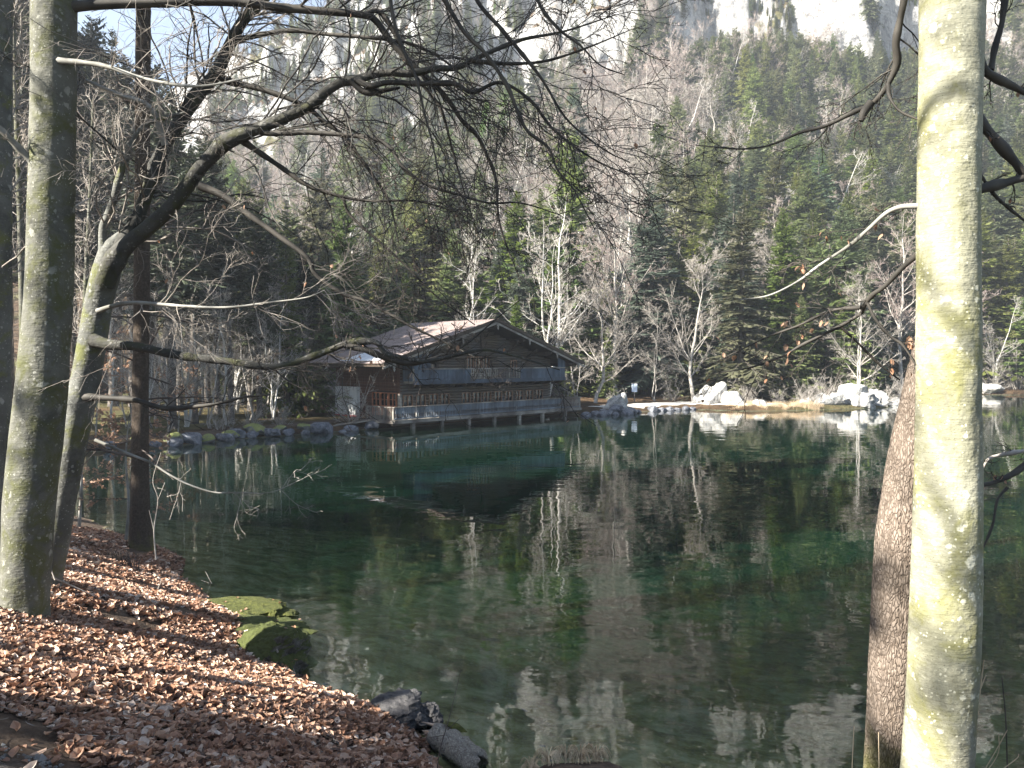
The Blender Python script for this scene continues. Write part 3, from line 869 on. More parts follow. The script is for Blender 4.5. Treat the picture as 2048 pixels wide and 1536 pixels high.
forest(bar, BK, 'b', 'bare_tree', 'tree', 'leafless trees on the slope across the lake', 200)

def gn_forest(name, label, cat, pts, keys):
    if not pts: return
    a = np.array(pts)
    me = bpy.data.meshes.new(name)
    me.vertices.add(len(a)); me.vertices.foreach_set("co", a[:, :3].astype(np.float32).ravel())
    fattr(me, "scl", a[:, 3]); fattr(me, "rz", a[:, 4])
    ia = me.attributes.new("idx", 'INT', 'POINT'); ia.data.foreach_set("value", a[:, 5].astype(np.int32))
    o = link(name, me); tag(o, label, cat, None, 'stuff')
    ng = bpy.data.node_groups.new(name + "_nodes", 'GeometryNodeTree')
    ng.interface.new_socket(name="Geometry", in_out='INPUT', socket_type='NodeSocketGeometry')
    ng.interface.new_socket(name="Geometry", in_out='OUTPUT', socket_type='NodeSocketGeometry')
    N = ng.nodes.new; Lk = ng.links.new
    gi, go = N('NodeGroupInput'), N('NodeGroupOutput')
    jn = N('GeometryNodeJoinGeometry')
    iop = N('GeometryNodeInstanceOnPoints'); iop.inputs["Pick Instance"].default_value = True
    for k in keys:
        src = next((ob for ob in bpy.data.objects if ob.data == PROTO[k]['whole']), None)
        if src is None: continue
        oi = N('GeometryNodeObjectInfo'); oi.transform_space = 'ORIGINAL'; oi.inputs["As Instance"].default_value = True
        oi.inputs[0].default_value = src
        Lk(oi.outputs["Geometry"], jn.inputs[0])
    def na(nm, dt):
        x = N('GeometryNodeInputNamedAttribute'); x.data_type = dt; x.inputs["Name"].default_value = nm; return x.outputs["Attribute"]
    cx = N('ShaderNodeCombineXYZ'); Lk(na("rz", 'FLOAT'), cx.inputs[2])
    Lk(gi.outputs[0], iop.inputs["Points"]); Lk(jn.outputs[0], iop.inputs["Instance"])
    Lk(na("idx", 'INT'), iop.inputs["Instance Index"]); Lk(cx.outputs[0], iop.inputs["Rotation"]); Lk(na("scl", 'FLOAT'), iop.inputs["Scale"])
    Lk(iop.outputs[0], go.inputs[0])
    md = o.modifiers.new("scatter", 'NODES'); md.node_group = ng
gn_forest('distant_conifers', 'countless small spruces filling the upper slope and cliff ledges across the lake', 'forest', back_pts['c'], CK)
gn_forest('distant_bare_woods', 'grey-pink mass of leafless trees high on the slope across the lake', 'forest', back_pts['b'], BK)
print("forest", len(con), len(bar))
# ------------------------------------------------------------------ the chalet on the shore
M['log'] = m_wood('weathered_logs', (0.075, 0.055, 0.038), (0.16, 0.125, 0.09), (0.11, 0.10, 0.09), (0.6, 9, 9))
M['wood_dark'] = m_wood('dark_timber', (0.035, 0.025, 0.018), (0.09, 0.065, 0.045), None, (1, 8, 8))
M['wood_brown'] = m_wood('brown_boards', (0.075, 0.035, 0.022), (0.14, 0.07, 0.045), None, (9, 9, 0.7))
M['wood_blue'] = m_wood('blue_grey_boards', (0.06, 0.08, 0.11), (0.12, 0.15, 0.185), (0.05, 0.06, 0.075), (12, 12, 0.8))
M['wood_rail'] = m_wood('grey_rail_boards', (0.12, 0.145, 0.175), (0.23, 0.26, 0.29), (0.10, 0.11, 0.12), (12, 12, 0.8))
M['wood_grey'] = m_wood('grey_timber', (0.20, 0.18, 0.15), (0.38, 0.35, 0.30), (0.12, 0.10, 0.085), (1, 8, 8))
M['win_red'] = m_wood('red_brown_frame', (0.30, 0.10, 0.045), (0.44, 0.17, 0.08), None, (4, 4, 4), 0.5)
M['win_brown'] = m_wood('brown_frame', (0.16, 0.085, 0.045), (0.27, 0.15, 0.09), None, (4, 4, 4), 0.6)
t = NT('white_wall'); n = t.noise(t.world(), 1.5, 5)
M['white_wall'] = t.fin(t.ramp(n, [(0.3, (0.60, 0.60, 0.58)), (0.7, (0.78, 0.78, 0.76))]), 0.9)
t = NT('red_base'); n = t.noise(t.world(), 3, 5)
M['red_base'] = t.fin(t.ramp(n, [(0.3, (0.34, 0.03, 0.03)), (0.7, (0.50, 0.06, 0.05))]), 0.7)
t = NT('window_glass'); t.fin((0.02, 0.022, 0.024), 0.06, t.bump(t.noise(t.world(), 1.3, 2), 0.25, 0.05), 0.6); M['glass'] = t.m
t = NT('roof_glare'); t.fin(t.ramp(t.noise(t.world(), 2, 5), [(0.3, (0.52, 0.54, 0.58)), (0.7, (0.75, 0.77, 0.8))]), 0.35, None, 0.6); M['glare_pale'] = t.m
t = NT('roof_shingle')
v = t.co((1, 1, 1)); n = t.noise(v, 0.7, 6, 0.7)
br = t.n("TexBrick"); br.inputs["Scale"].default_value = 3.2; br.inputs["Mortar Size"].default_value = 0.012
br.inputs["Color1"].default_value = (0.7, 0.7, 0.7, 1); br.inputs["Color2"].default_value = (1.1, 1.1, 1.1, 1); br.inputs["Mortar"].default_value = (0.4, 0.4, 0.4, 1)
t.l(v, br.inputs["Vector"])
col = t.ramp(n, [(0.3, (0.20, 0.155, 0.14)), (0.6, (0.30, 0.24, 0.22)), (0.8, (0.38, 0.335, 0.315))])
M['shingle'] = t.fin(t.mix(1.0, col, br.outputs[0], 'MULTIPLY'), 0.75, t.bump(br.outputs[0], 0.5, 0.02))

chalet = thing("chalet", "old dark log chalet with low pink-brown roof and blue-grey balcony built out over the lake", "house", (-7.46, 50.6, 0), (0, 0, math.atan2(0.742, 0.670)))
XL, XR, XC = 1.7, 17.4, 9.4          # facade walls and ridge
YW, YB = 1.5, 8.6                    # facade plane and back
ZE, ZR = 4.28, 7.42                  # eave and ridge heights of the roof's top
EL, ER = -0.9, 19.7
def roof_z(x):
    return ZE + (ZR - ZE) * ((x - EL) / (XC - EL) if x < XC else (ER - x) / (ER - XC))
# foundation and dark inner core so that no light leaks through
MB().box(XL + 0.25, XR - 0.25, YW + 0.25, YB, -1.6, 0.58).build("foundation", M['wood_dark'], chalet)
core = [(XL + 0.12, 0.6), (XR - 0.12, 0.6), (XR - 0.12, roof_z(XR) - 0.35), (XC, ZR - 0.4), (XL + 0.12, roof_z(XL) - 0.35)]
MB().prism(core, YW + 0.14, YB - 0.1).build("core_wall", M['wood_dark'], chalet)
# facade logs: one object per course, broken by the window openings
win_x = [2.35, 3.5, 4.64, 5.73, 7.8, 8.92, 10.0, 11.2, 12.4, 13.6, 14.8, 16.0]
low_open = [(x - 0.43, x + 0.43, 1.36, 2.16) for x in win_x]
up_open = [(3.7, 5.1, 3.5, 4.42), (7.9, 8.6, 3.5, 4.75), (8.72, 9.42, 3.5, 4.75), (9.54, 10.24, 3.5, 4.75), (12.6, 13.3, 3.3, 4.5)]
def course(z, h, x0, x1, opens):
    out = []
    segs = [(x0, x1)]
    for a, b, c, d in opens:
        if c < z + h - 0.02 and d > z + 0.02:
            ns = []
            for p, q in segs:
                if b <= p or a >= q: ns.append((p, q)); continue
                if a > p: ns.append((p, a))
                if b < q: ns.append((b, q))
            segs = ns
    for p, q in segs:
        if q - p < 0.03: continue
        mb = MB(); out.append(mb)
        prof = [(YW + 0.16, z), (YW + 0.04, z + 0.003), (YW - 0.03, z + h * 0.28), (YW - 0.035, z + h * 0.72), (YW + 0.04, z + h - 0.012), (YW + 0.16, z + h - 0.012)]
        mb.prism(prof, p, q, 'yz')
    return out
z = 0.62
while z < 7.0:
    h = 0.195
    hw = 0.0
    if z + h > roof_z(XL) - 0.42:
        k = (z + h + 0.42 - ZE) / (ZR - ZE)
        x0 = max(XL, EL + (XC - EL) * k); x1 = min(XR, ER - (ER - XC) * k)
    else:
        x0, x1 = XL, XR
    if x1 - x0 > 0.4:
        for c in course(z, h, x0, x1, low_open + up_open): c.build("log", M['log'], chalet)
    z += h + 0.004
# side wall (left): brown boards above, white plastered end with red base
z = 0.62; k = 0
while z < roof_z(XL) - 0.25:
    prof_h = 0.195
    segs = [(YW, 1.78), (4.45, YB)] if 1.36 < z + 0.1 < 2.32 else [(YW, YB)]
    for p, q in segs:
        if z < 2.55 and q > 5.8: q = 5.8
        if q > p: MB().box(XL - 0.03, XL + 0.16, p, q, z, z + prof_h - 0.01).build("side_log", M['wood_brown'], chalet)
    z += 0.199
MB().box(XL - 0.30, XL + 0.3, 5.8, 8.35, 0.62, 2.62).build("white_end_wall", M['white_wall'], chalet, bevel=0.02)
MB().box(XL - 0.33, XL + 0.3, 5.77, 8.38, -0.2, 0.62).build("red_wall_base", M['red_base'], chalet, bevel=0.02)
MB().box(XL - 0.31, XL + 0.3, 2.6, 5.76, -0.4, 0.60).build("side_base", M['wood_dark'], chalet)
# corner post, pale in the sun
MB().box(XL - 0.12, XL + 0.06, YW - 0.12, YW + 0.10, 0.74, 2.25).build("corner_post", M['wood_grey'], chalet, bevel=0.01)

def casement(x0, x1, z0, z1, y, fm, side=False, nx=2, nz=2, curtain=False):
    """window with its frame, glazing bars and panes; on the facade (x along) or on the side wall (y along)"""
    def bx(mb, a, b, c, d, e, f):   # along, depth, z
        return mb.box(a, b, c, d, e, f) if not side else mb.box(c, d, a, b, e, f)
    w = 0.06
    mb = MB()
    bx(mb, x0, x0 + w, y - 0.05, y + 0.08, z0, z1); bx(mb, x1 - w, x1, y - 0.05, y + 0.08, z0, z1)
    bx(mb, x0 + w, x1 - w, y - 0.05, y + 0.08, z1 - w, z1); bx(mb, x0 + w, x1 - w, y - 0.055, y + 0.08, z0, z0 + w)
    wnd = mb.build("window", fm, chalet)
    mb = MB()
    mid = (x0 + x1) / 2
    bx(mb, mid - 0.035, mid + 0.035, y - 0.03, y + 0.05, z0 + w, z1 - w)
    for i in range(1, nz):
        zz = z0 + (z1 - z0) * i / nz
        bx(mb, x0 + w, mid - 0.035, y - 0.02, y + 0.04, zz - 0.018, zz + 0.018); bx(mb, mid + 0.035, x1 - w, y - 0.02, y + 0.04, zz - 0.018, zz + 0.018)
    mb.build("glazing_bar", fm, wnd)
    for a, b in ((x0 + w, mid - 0.035), (mid + 0.035, x1 - w)):
        bx(MB(), a, b, y + 0.045, y + 0.055, z0 + w, z1 - w).build("pane", M['glass'], wnd)
    return wnd
for i, x in enumerate(win_x):
    wnd = casement(x - 0.43, x + 0.43, 1.36, 2.16, YW - 0.01, M['win_brown'])
    if i in (6,): wnd['label'] = "window with closed shutter"
for a, b, c, d in up_open:
    casement(a, b, c, d, YW - 0.01, M['win_brown'])
for a, b in ((3.72, 3.98), (4.85, 5.1), (10.26, 10.5), (7.6, 7.86)):
    MB().box(a, b, YW - 0.10, YW - 0.065, 3.5, 4.5).build("shutter", M['wood_dark'], chalet)
for k in range(3):
    y0 = 1.82 + k * 0.88
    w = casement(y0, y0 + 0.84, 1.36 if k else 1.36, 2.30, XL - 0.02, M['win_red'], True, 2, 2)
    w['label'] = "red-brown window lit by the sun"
# sunlit boarding below the side windows, behind the deck rail
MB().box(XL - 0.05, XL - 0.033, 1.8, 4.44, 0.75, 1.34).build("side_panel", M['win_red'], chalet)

# roof: two thick slopes with stepped shingle courses, barge boards, purlins
def slope(x_e, sgn, ncourse=26):
    root = None
    L = abs(XC - x_e)
    nrm = Vector((sgn * (ZR - ZE), 0, L)).normalized()
    def P(s, y, o):  # s 0 at eave .. 1 at ridge
        return (x_e + (XC - x_e) * s + nrm.x * o, y, ZE + (ZR - ZE) * s + nrm.z * o)
    mb = MB(); v = []
    b = [P(0, -0.05, -0.22), P(1, -0.05, -0.22), P(1, -0.05, 0), P(0, -0.05, 0), P(0, YB + 0.4, -0.22), P(1, YB + 0.4, -0.22), P(1, YB + 0.4, 0), P(0, YB + 0.4, 0)]
    mb.add(b, [(0, 1, 2, 3), (7, 6, 5, 4), (0, 4, 5, 1), (3, 2, 6, 7), (0, 3, 7, 4), (1, 5, 6, 2)])
    root = mb.build("roof_slope", M['wood_dark'], chalet)
    rr = random.Random(3)
    for i in range(ncourse):
        s0, s1 = i / ncourse - 0.006, (i + 1) / ncourse + 0.006
        q = [P(s0, -0.12, 0.012), P(s1, -0.12, 0.008), P(s1, YB + 0.5, 0.008), P(s0, YB + 0.5, 0.012), P(s0, -0.12, 0.055), P(s1, -0.12, 0.02), P(s1, YB + 0.5, 0.02), P(s0, YB + 0.5, 0.055)]
        MB().add(q, [(0, 3, 2, 1), (4, 5, 6, 7), (0, 1, 5, 4), (2, 3, 7, 6), (0, 4, 7, 3), (1, 2, 6, 5)]).build("shingle_course", M['shingle'], root)
    # barge board with a paler lower edge
    e0, e1 = P(-0.012, 0, 0), P(1.0, 0, 0)
    up = nrm
    MB().beam((e0[0], -0.17, e0[2] - 0.02), (e1[0], -0.17, e1[2] - 0.02), 0.07, 0.24, up).build("barge_board", M['wood_dark'], chalet)
    MB().beam((e0[0], -0.10, e0[2] - 0.26), (e1[0], -0.10, e1[2] - 0.26), 0.06, 0.14, up).build("barge_board_lower", M['wood_grey'], chalet)
    # rafters showing below the overhang
    return P
PL = slope(EL, -1); PR = slope(ER, 1)
for x, lab in ((0.1, 1), (3.2, 1), (6.2, 1), (9.4, 1), (12.6, 1), (15.8, 1), (18.7, 1)):
    zt = roof_z(x) - 0.36
    MB().prism([(YB, zt - 0.26), (0.25, zt - 0.26), (0.05, zt - 0.14), (0.05, zt), (YB, zt)], x - 0.12, x + 0.12, 'yz').build("purlin", M['wood_dark'], chalet)
for x in (9.4, 12.9, 16.2, 5.9, 2.6, 18.9, -0.2):       # carved pendants on the barge boards
    zt = roof_z(x) - 0.25
    MB().prism([(x - 0.10, zt), (x + 0.10, zt), (x + 0.11, zt - 0.2), (x + 0.045, zt - 0.27), (x + 0.09, zt - 0.36), (x, zt - 0.52), (x - 0.09, zt - 0.36), (x - 0.045, zt - 0.27), (x - 0.11, zt - 0.2)], -0.235, -0.195).build("pendant", M['wood_grey'], chalet)
# king post and gable struts
MB().box(XC - 0.11, XC + 0.11, YW - 0.16, YW - 0.05, 5.2, 6.9).build("king_post", M['wood_dark'], chalet)
for a, b in (((4.4, 5.2), (3.0, 4.85)), ((14.4, 5.2), (15.8, 4.85)), ((6.6, 5.55), (5.3, 5.35)), ((12.2, 5.55), (13.5, 5.35))):
    MB().beam((a[0], YW - 0.1, a[1] - 0.5), (a[0], 0.35, roof_z(a[0]) - 0.62), 0.13, 0.16).build("gable_bracket", M['wood_dark'], chalet)
# pale sheet added for the bright reflection on the low left part of the roof
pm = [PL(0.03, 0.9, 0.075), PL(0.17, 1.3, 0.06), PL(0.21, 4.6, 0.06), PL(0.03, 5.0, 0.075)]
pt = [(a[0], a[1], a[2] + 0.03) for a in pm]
MB().add(pm + pt, [(0, 3, 2, 1), (4, 5, 6, 7), (0, 1, 5, 4), (1, 2, 6, 5), (2, 3, 7, 6), (3, 0, 4, 7)]).build("glare_sheet", M['glare_pale'], chalet)

# balcony across the facade
bal_z0, bal_z1 = 2.92, 3.07
MB().box(1.95, 18.0, 0.42, YW - 0.04, bal_z0, bal_z1).build("balcony_floor", M['wood_grey'], chalet)
MB().box(1.93, 18.02, 0.36, 0.415, bal_z0 - 0.05, bal_z1 + 0.06).build("balcony_fascia", M['wood_blue'], chalet)
x = 2.5
while x < 17.9:
    MB().prism([(YW, 2.90), (0.48, 2.90), (0.48, 2.80), (0.62, 2.74), (0.78, 2.76), (0.92, 2.66), (1.15, 2.60), (YW, 2.56)], x - 0.09, x + 0.09, 'yz').build("bracket", M['wood_dark'], chalet)
    x += 1.08
MB().box(2.6, 18.0, 0.37, 0.47, 3.86, 3.93).build("balcony_handrail", M['wood_grey'], chalet)
plank = MB().box(-0.078, 0.078, 0.40, 0.43, 3.12, 3.855).mesh("balcony_plank", M['wood_blue'])
slat = MB().prism([(-0.05, 3.14), (0.05, 3.14), (0.05, 3.25), (0.028, 3.32), (0.05, 3.42), (0.05, 3.62), (0.028, 3.70), (0.05, 3.78), (0.05, 3.855), (-0.05, 3.855), (-0.05, 3.78), (-0.028, 3.70), (-0.05, 3.62), (-0.05, 3.42), (-0.028, 3.32), (-0.05, 3.25)], 0.40, 0.43).mesh("baluster", M['wood_grey'])
x = 2.1
while x < 17.95:
    if 7.3 < x < 12.6:
        link("baluster", slat, chalet, (x, 0, 0)); x += 0.19
    else:
        link("balcony_plank", plank, chalet, (x, rs.uniform(-0.006, 0.006), 0)); x += 0.163
for x in (2.0, 7.2, 12.7, 17.95):
    MB().box(x - 0.06, x + 0.06, 0.44, 0.54, 3.08, 3.9).build("balcony_post", M['wood_grey'], chalet)
# boarded left end of the balcony, up to the roof
x = 1.98; 
while x < 3.5:
    MB().box(x, x + 0.15, 0.45, 0.48, 3.86, min(roof_z(x) - 0.36, 4.9)).build("end_board", M['wood_blue'], chalet); x += 0.158
y = 0.5
while y < 1.4:
    MB().box(1.90, 1.93, y, y + 0.15, 3.08, 4.7).build("end_board", M['wood_blue'], chalet); y += 0.158
x = 17.1
while x < 17.95:
    MB().box(x, x + 0.15, 0.45, 0.48, 3.86, roof_z(x) - 0.4).build("end_board", M['wood_blue'], chalet); x += 0.158

# deck over the water
deck_t = []
MB().box(0.02, 19.5, 0.03, 2.9, 0.56, 0.605).build("deck_subfloor", M['wood_dark'], chalet)
db = MB().box(0, 0.172, 0.0, 1.62, 0.607, 0.645).mesh("deck_board", M['wood_grey'])
x = 0.0
while x < 19.3:
    o = link("deck_board", db, chalet, (x, 0, 0)); 
    x += 0.18
MB().box(-0.05, 19.55, -0.06, -0.01, 0.42, 0.63).build("deck_fascia", M['wood_grey'], chalet)
MB().box(-0.06, -0.01, -0.06, 2.95, 0.42, 0.63).build("deck_fascia", M['wood_grey'], chalet)
MB().box(0.1, 19.4, 0.3, 0.5, 0.26, 0.555).build("deck_beam", M['wood_dark'], chalet)
for x in (1.62, 4.19, 6.76, 9.36, 12.1, 14.8, 17.6):
    MB().box(x - 0.13, x + 0.13, 0.02, 0.28, -2.6, 0.40).build("deck_pile", M['wood_grey'], chalet, bevel=0.03)
    MB().prism([(0.0, 0.55), (1.6, 0.55), (1.6, 0.40), (0.1, 0.33), (-0.09, 0.40)], x - 0.1, x + 0.1, 'yz').build("joist_end", M['wood_grey'], chalet)
# railing: top rail, bottom rail, cut-out pickets, posts
MB().box(-0.08, 19.55, -0.06, 0.06, 1.44, 1.50).build("deck_handrail", M['wood_grey'], chalet)
MB().box(-0.03, 19.5, -0.02, 0.03, 0.70, 0.76).build("deck_lower_rail", M['wood_rail'], chalet)
MB().box(-0.03, 19.5, 0.035, 0.06, 1.30, 1.36).build("deck_upper_rail", M['wood_rail'], chalet)
pk = MB().prism([(-0.058, 0.68), (0.058, 0.68), (0.058, 0.76), (0.018, 0.82), (0.018, 1.02), (0.058, 1.09), (0.058, 1.43), (-0.058, 1.43), (-0.058, 1.09), (-0.018, 1.02), (-0.018, 0.82), (-0.058, 0.76)], -0.006, 0.018).mesh("picket", M['wood_rail'])
pk2 = MB().box(-0.03, 0.03, -0.006, 0.018, 0.68, 1.43).mesh("picket", M['wood_grey'])
x = 0.12
while x < 19.4:
    if x < 17.3: link("picket", pk, chalet, (x, 0, 0)); x += 0.145
    else: link("picket", pk2, chalet, (x, 0, 0)); x += 0.13
x = 0.0
while x < 19.6:
    MB().box(x - 0.05, x + 0.05, 0.062, 0.16, 0.646, 1.44).build("rail_post", M['wood_grey'], chalet); x += 1.95
MB().box(-0.07, 0.05, 0.065, 2.95, 1.44, 1.50).build("side_handrail", M['wood_grey'], chalet)
y = 0.2
while y < 2.9:
    MB().box(-0.04, -0.015, y - 0.03, y + 0.03, 0.66, 1.437).build("side_picket", M['wood_grey'], chalet); y += 0.15
for y in (1.0, 2.0, 2.92):
    MB().box(-0.012, 0.08, y - 0.05, y + 0.05, 0.646, 1.437).build("side_rail_post", M['wood_grey'], chalet)
for xx in (19.5,):
    y = 0.2
    while y < 2.9:
        MB().box(xx - 0.02, xx, y - 0.03, y + 0.03, 0.66, 1.437).build("end_picket", M['wood_grey'], chalet); y += 0.15
    MB().box(xx - 0.05, xx + 0.06, 0.065, 2.95, 1.44, 1.50).build("end_handrail", M['wood_grey'], chalet)
# short ramp down to the shore at the left
MB().beam((-0.1, 2.4, 0.58), (-2.6, 3.4, 0.25), 0.9, 0.07).build("ramp", M['wood_grey'], chalet)

# ------------------------------------------------------------------ rocks
def rock_mesh(name, mat, seed, sub=3, rough=0.35, flat=0.7, facet=True):
    b = bmesh.new(); bmesh.ops.create_icosphere(b, subdivisions=sub, radius=1.0)
    v = np.array([x.co for x in b.verts]); 
    d = 1 + rough * fbm(v[:, 0] * 1.1 + seed * 9, v[:, 1] * 1.1, v[:, 2] * 1.1, oct=4, seed=seed, gain=0.55)
    rg = rng_(seed)
    for k in range(9 if facet else 2):      # chop planes
        n = rg.normal(size=3); n /= np.linalg.norm(n); c = rg.uniform(0.55, 0.85)
        pr = v @ n
        d = np.where(pr * d > c, c / np.maximum(pr, 1e-3), d)
    d = d + 0.05 * fbm(v[:, 0] * 5, v[:, 1] * 5, v[:, 2] * 5, oct=3, seed=seed + 3)
    v = v * d[:, None]; v[:, 2] *= flat
    for x, c in zip(b.verts, v): x.co = c
    me = bpy.data.meshes.new(name); b.to_mesh(me); b.free(); me.materials.append(mat)
    return me
def m_rock(name, a, b, c=(0.12, 0.13, 0.04), moss=0.0, dark=(0.08, 0.08, 0.08), sc=1.0):
    t = NT(name); v = t.world()
    n = t.noise(v, 1.7 * sc, 8, 0.72, dist=0.4)
    col = t.ramp(n, [(0.32, dark), (0.46, a), (0.66, b)])
    vn = t.noise(v, 6 * sc, 6, 0.7)
    col = t.mix(t.ramp(vn, [(0.36, 0.7), (0.46, 0)]), col, dark)
    if moss:
        g = t.n("NewGeometry"); sp = t.n("SeparateXYZ"); t.l(g.outputs["Normal"], sp.inputs[0])
        f = t.math('MULTIPLY', t.math('ADD', sp.outputs[2], t.math('MULTIPLY', t.noise(v, 2.5 * sc, 4), 1.0)), moss)
        col = t.mix(t.ramp(f, [(0.75, 0), (0.95, 0.95)]), col, t.ramp(t.noise(v, 25, 3), [(0.3, c), (0.7, tuple(k * 1.8 for k in c))]))
    return t.fin(col, 0.9, t.bump(t.math('ADD', n, t.math('MULTIPLY', vn, 0.4)), 0.9, 0.12 / sc))
M['rock_blue'] = m_rock('blue_grey_rock', (0.10, 0.105, 0.12), (0.24, 0.245, 0.26), dark=(0.04, 0.04, 0.04))
M['rock_white'] = m_rock('white_limestone', (0.30, 0.29, 0.27), (0.50, 0.49, 0.46), dark=(0.13, 0.12, 0.11), sc=1.4)
M['rock_moss'] = m_rock('mossy_rock', (0.12, 0.12, 0.11), (0.25, 0.24, 0.22), moss=1.0)
M['rock_dark'] = m_rock('dark_shore_rock', (0.05, 0.048, 0.05), (0.13, 0.125, 0.12), dark=(0.02, 0.02, 0.02))
RB = [rock_mesh("shore_rock", M['rock_blue'], s, flat=0.6) for s in range(6)]
RW = [rock_mesh("white_rock", M['rock_white'], s + 20, sub=4, flat=0.8, rough=0.75) for s in range(4)]
RM = [rock_mesh("mossy_rock", M['rock_moss'], s + 40, flat=0.55) for s in range(4)]
def rock(me, name, label, x, y, s, sz=1.0, group=None, z=None, cat='rock'):
    zz = (hz(x, y) if z is None else z)
    o = link(name, me, None, (x, y, zz + 0.12 * s), (rs.uniform(-.2, .2), rs.uniform(-.2, .2), rs.uniform(0, 6.28)), (s, s * rs.uniform(0.75, 1.1), s * sz))
    return tag(o, label, cat, group)
def along(pts, step):
    pts = [Vector((*p, 0)) for p in pts]; out = []
    for a, b in zip(pts[:-1], pts[1:]):
        n = max(1, int((b - a).length / step))
        out += [a.lerp(b, (i + 0.5) / n) for i in range(n)]
    return out
# mossy blue-grey boulders of the left bank up to the chalet
for p in along([(-20.4, 39.1), (-17.8, 41.1), (-16.2, 44.8), (-12.5, 48.3), (-10.0, 50.9), (-8.4, 51.9)], 0.85):
    s = rs.uniform(0.32, 0.8)
    lab = ("blue-grey boulder in the left bank wall" if p.x > -17.0 else "dark boulder of the bank beyond the inlet") if p.x < -12 else "blue-grey boulder below the white end wall"
    rock(RB[rs.randrange(6)], "boulder", lab, p.x + rs.uniform(-.3, .3), p.y + rs.uniform(0, .5), s, 1.1, "boulders of the left bank" if p.x < -12 else "boulders by the chalet ramp")
for p in along([(-19.8, 40.4), (-17.2, 42.6), (-15.6, 46), (-12.2, 49.4)], 1.3):
    rock(RM[rs.randrange(4)], "boulder", "mossy boulder on top of the left bank wall", p.x, p.y, rs.uniform(0.4, 0.75), 1.1, "mossy boulders of the left bank")
# right of the deck
for i, p in enumerate(along([(5.6, 64.9), (7.4, 64.3), (9.4, 66.2), (10.6, 67.9)], 0.62)):
    rock(RB[rs.randrange(6)], "boulder", "dark grey boulder beside the right deck end", p.x + rs.uniform(-.3, .3), p.y + rs.uniform(-.1, .6), rs.uniform(0.45, 0.85), 1.2, "boulders beside the deck")
for i, p in enumerate(along([(12.0, 69.8), (14.5, 71.1), (16.8, 72.3)], 0.75)):
    rock(RB[rs.randrange(6)], "boulder", "grey stone edging the bright gravel bank", p.x, p.y, rs.uniform(0.35, 0.62), 1.2, "stones edging the gravel bank")
rock(RW[0], "boulder", "single pale boulder standing on the bank between the dark stone heap and the gravel edge", 8.9, 67.0, 1.0, 1.5)
# the two white outcrops
for i, (px, d, s, sz, lab) in enumerate([
        (1428, 74.5, 1.3, 1.7, "tall white limestone outcrop under the spreading bare tree"),
        (1465, 73.8, 1.3, 1.0, "lower white rock leaning on the tall limestone outcrop"),
        (1700, 76.0, 1.6, 1.5, "largest white limestone outcrop, left of the thick yellow trunk"),
        (1745, 76.4, 1.7, 0.9, "white rock at the right foot of the largest outcrop"),
        (1655, 74.4, 1.3, 0.9, "white rock at the left foot of the largest outcrop"),
        (1612, 74.0, 0.8, 0.8, "small pale rock between the reeds and the largest outcrop"), (1725, 75.0, 1.2, 1.2, "cracked pale rock in front of the largest outcrop"), (1400, 75.5, 1.0, 1.0, "pale rock at the left foot of the tall limestone outcrop"),
        (1975, 104.5, 1.8, 0.7, "flat pale rock at the waterline right of the thick yellow trunk"),
        (1520, 72.3, 0.8, 0.7, "small white stone among the dry reeds"),
        (1800, 79.0, 1.2, 0.8, "grey-white rock under the bushes just left of the twin trunks")]):
    x = at(px, 768, d).x
    rock(RW[i % 4], "limestone_rock", lab, x, d, s, sz)

# gravel bank with the path, and the notice board
def sheet(name, poly_fn, mat, dz):
    pass
t = NT('pale_gravel'); v = t.world()
M['gravel'] = t.fin(t.ramp(t.vor(v, 5), [(0.1, (0.62, 0.60, 0.55)), (0.5, (0.42, 0.40, 0.36))]), 0.95, t.bump(t.noise(v, 8, 5), 0.6, 0.03))
def ribbon(name, pts, w, mat, dz=0.05, kind="structure"):
    c = catmull([(a, b, 0) for a, b in pts], 80)
    d = np.gradient(c, axis=0); d /= np.linalg.norm(d, axis=1, keepdims=True)
    nn = np.stack([-d[:, 1], d[:, 0]], 1)
    k = 9; V = np.zeros((80, k, 3))
    for j in range(k):
        off = (j / (k - 1) - 0.5) * w
        V[:, j, :2] = c[:, :2] + nn * (off * (1 + 0.25 * np.sin(np.arange(80) * 0.7 + j)))[:, None]
    V[:, :, 2] = H(V[:, :, 0], V[:, :, 1]) + dz - 0.12 * (np.abs(np.linspace(-1, 1, k)) ** 6)[None]
    me = mesh_np(name, V.reshape(-1, 3), [grid_faces(k, 80)], [mat]); tag(link(name, me), kind=kind)
ribbon("gravel_path", [(7.5, 67.8), (10, 70.5), (13, 73.2), (17, 75.2), (21, 73.5), (25, 73)], 3.0, M['gravel'])
ribbon("path", [(-26, 40), (-21, 41.5), (-18, 44), (-15.5, 48), (-12.5, 52), (-10, 56)], 1.6, M['bank'])
sb = thing("notice_board", "small pale blue notice board on a post on the bank right of the chalet", "sign", (at(1269, 768, 76).x, 76, hz(at(1269, 768, 76).x, 76)))
M['board'] = NT('board_face').fin((0.60, 0.68, 0.78), 0.5)
sb.rotation_euler = (0, 0, -0.15)
MB().box(-0.05, 0.05, -0.05, 0.05, -0.2, 1.0).build("post", M['wood_grey'], sb)
MB().box(-0.26, 0.26, -0.09, -0.052, 0.95, 1.75).build("panel", M['board'], sb, bevel=0.01)
MB().box(-0.30, 0.30, -0.11, 0.03, 1.752, 1.80).build("panel_roof", M['wood_grey'], sb)
# ------------------------------------------------------------------ dark forest of the left bank
rg = rng_(99)
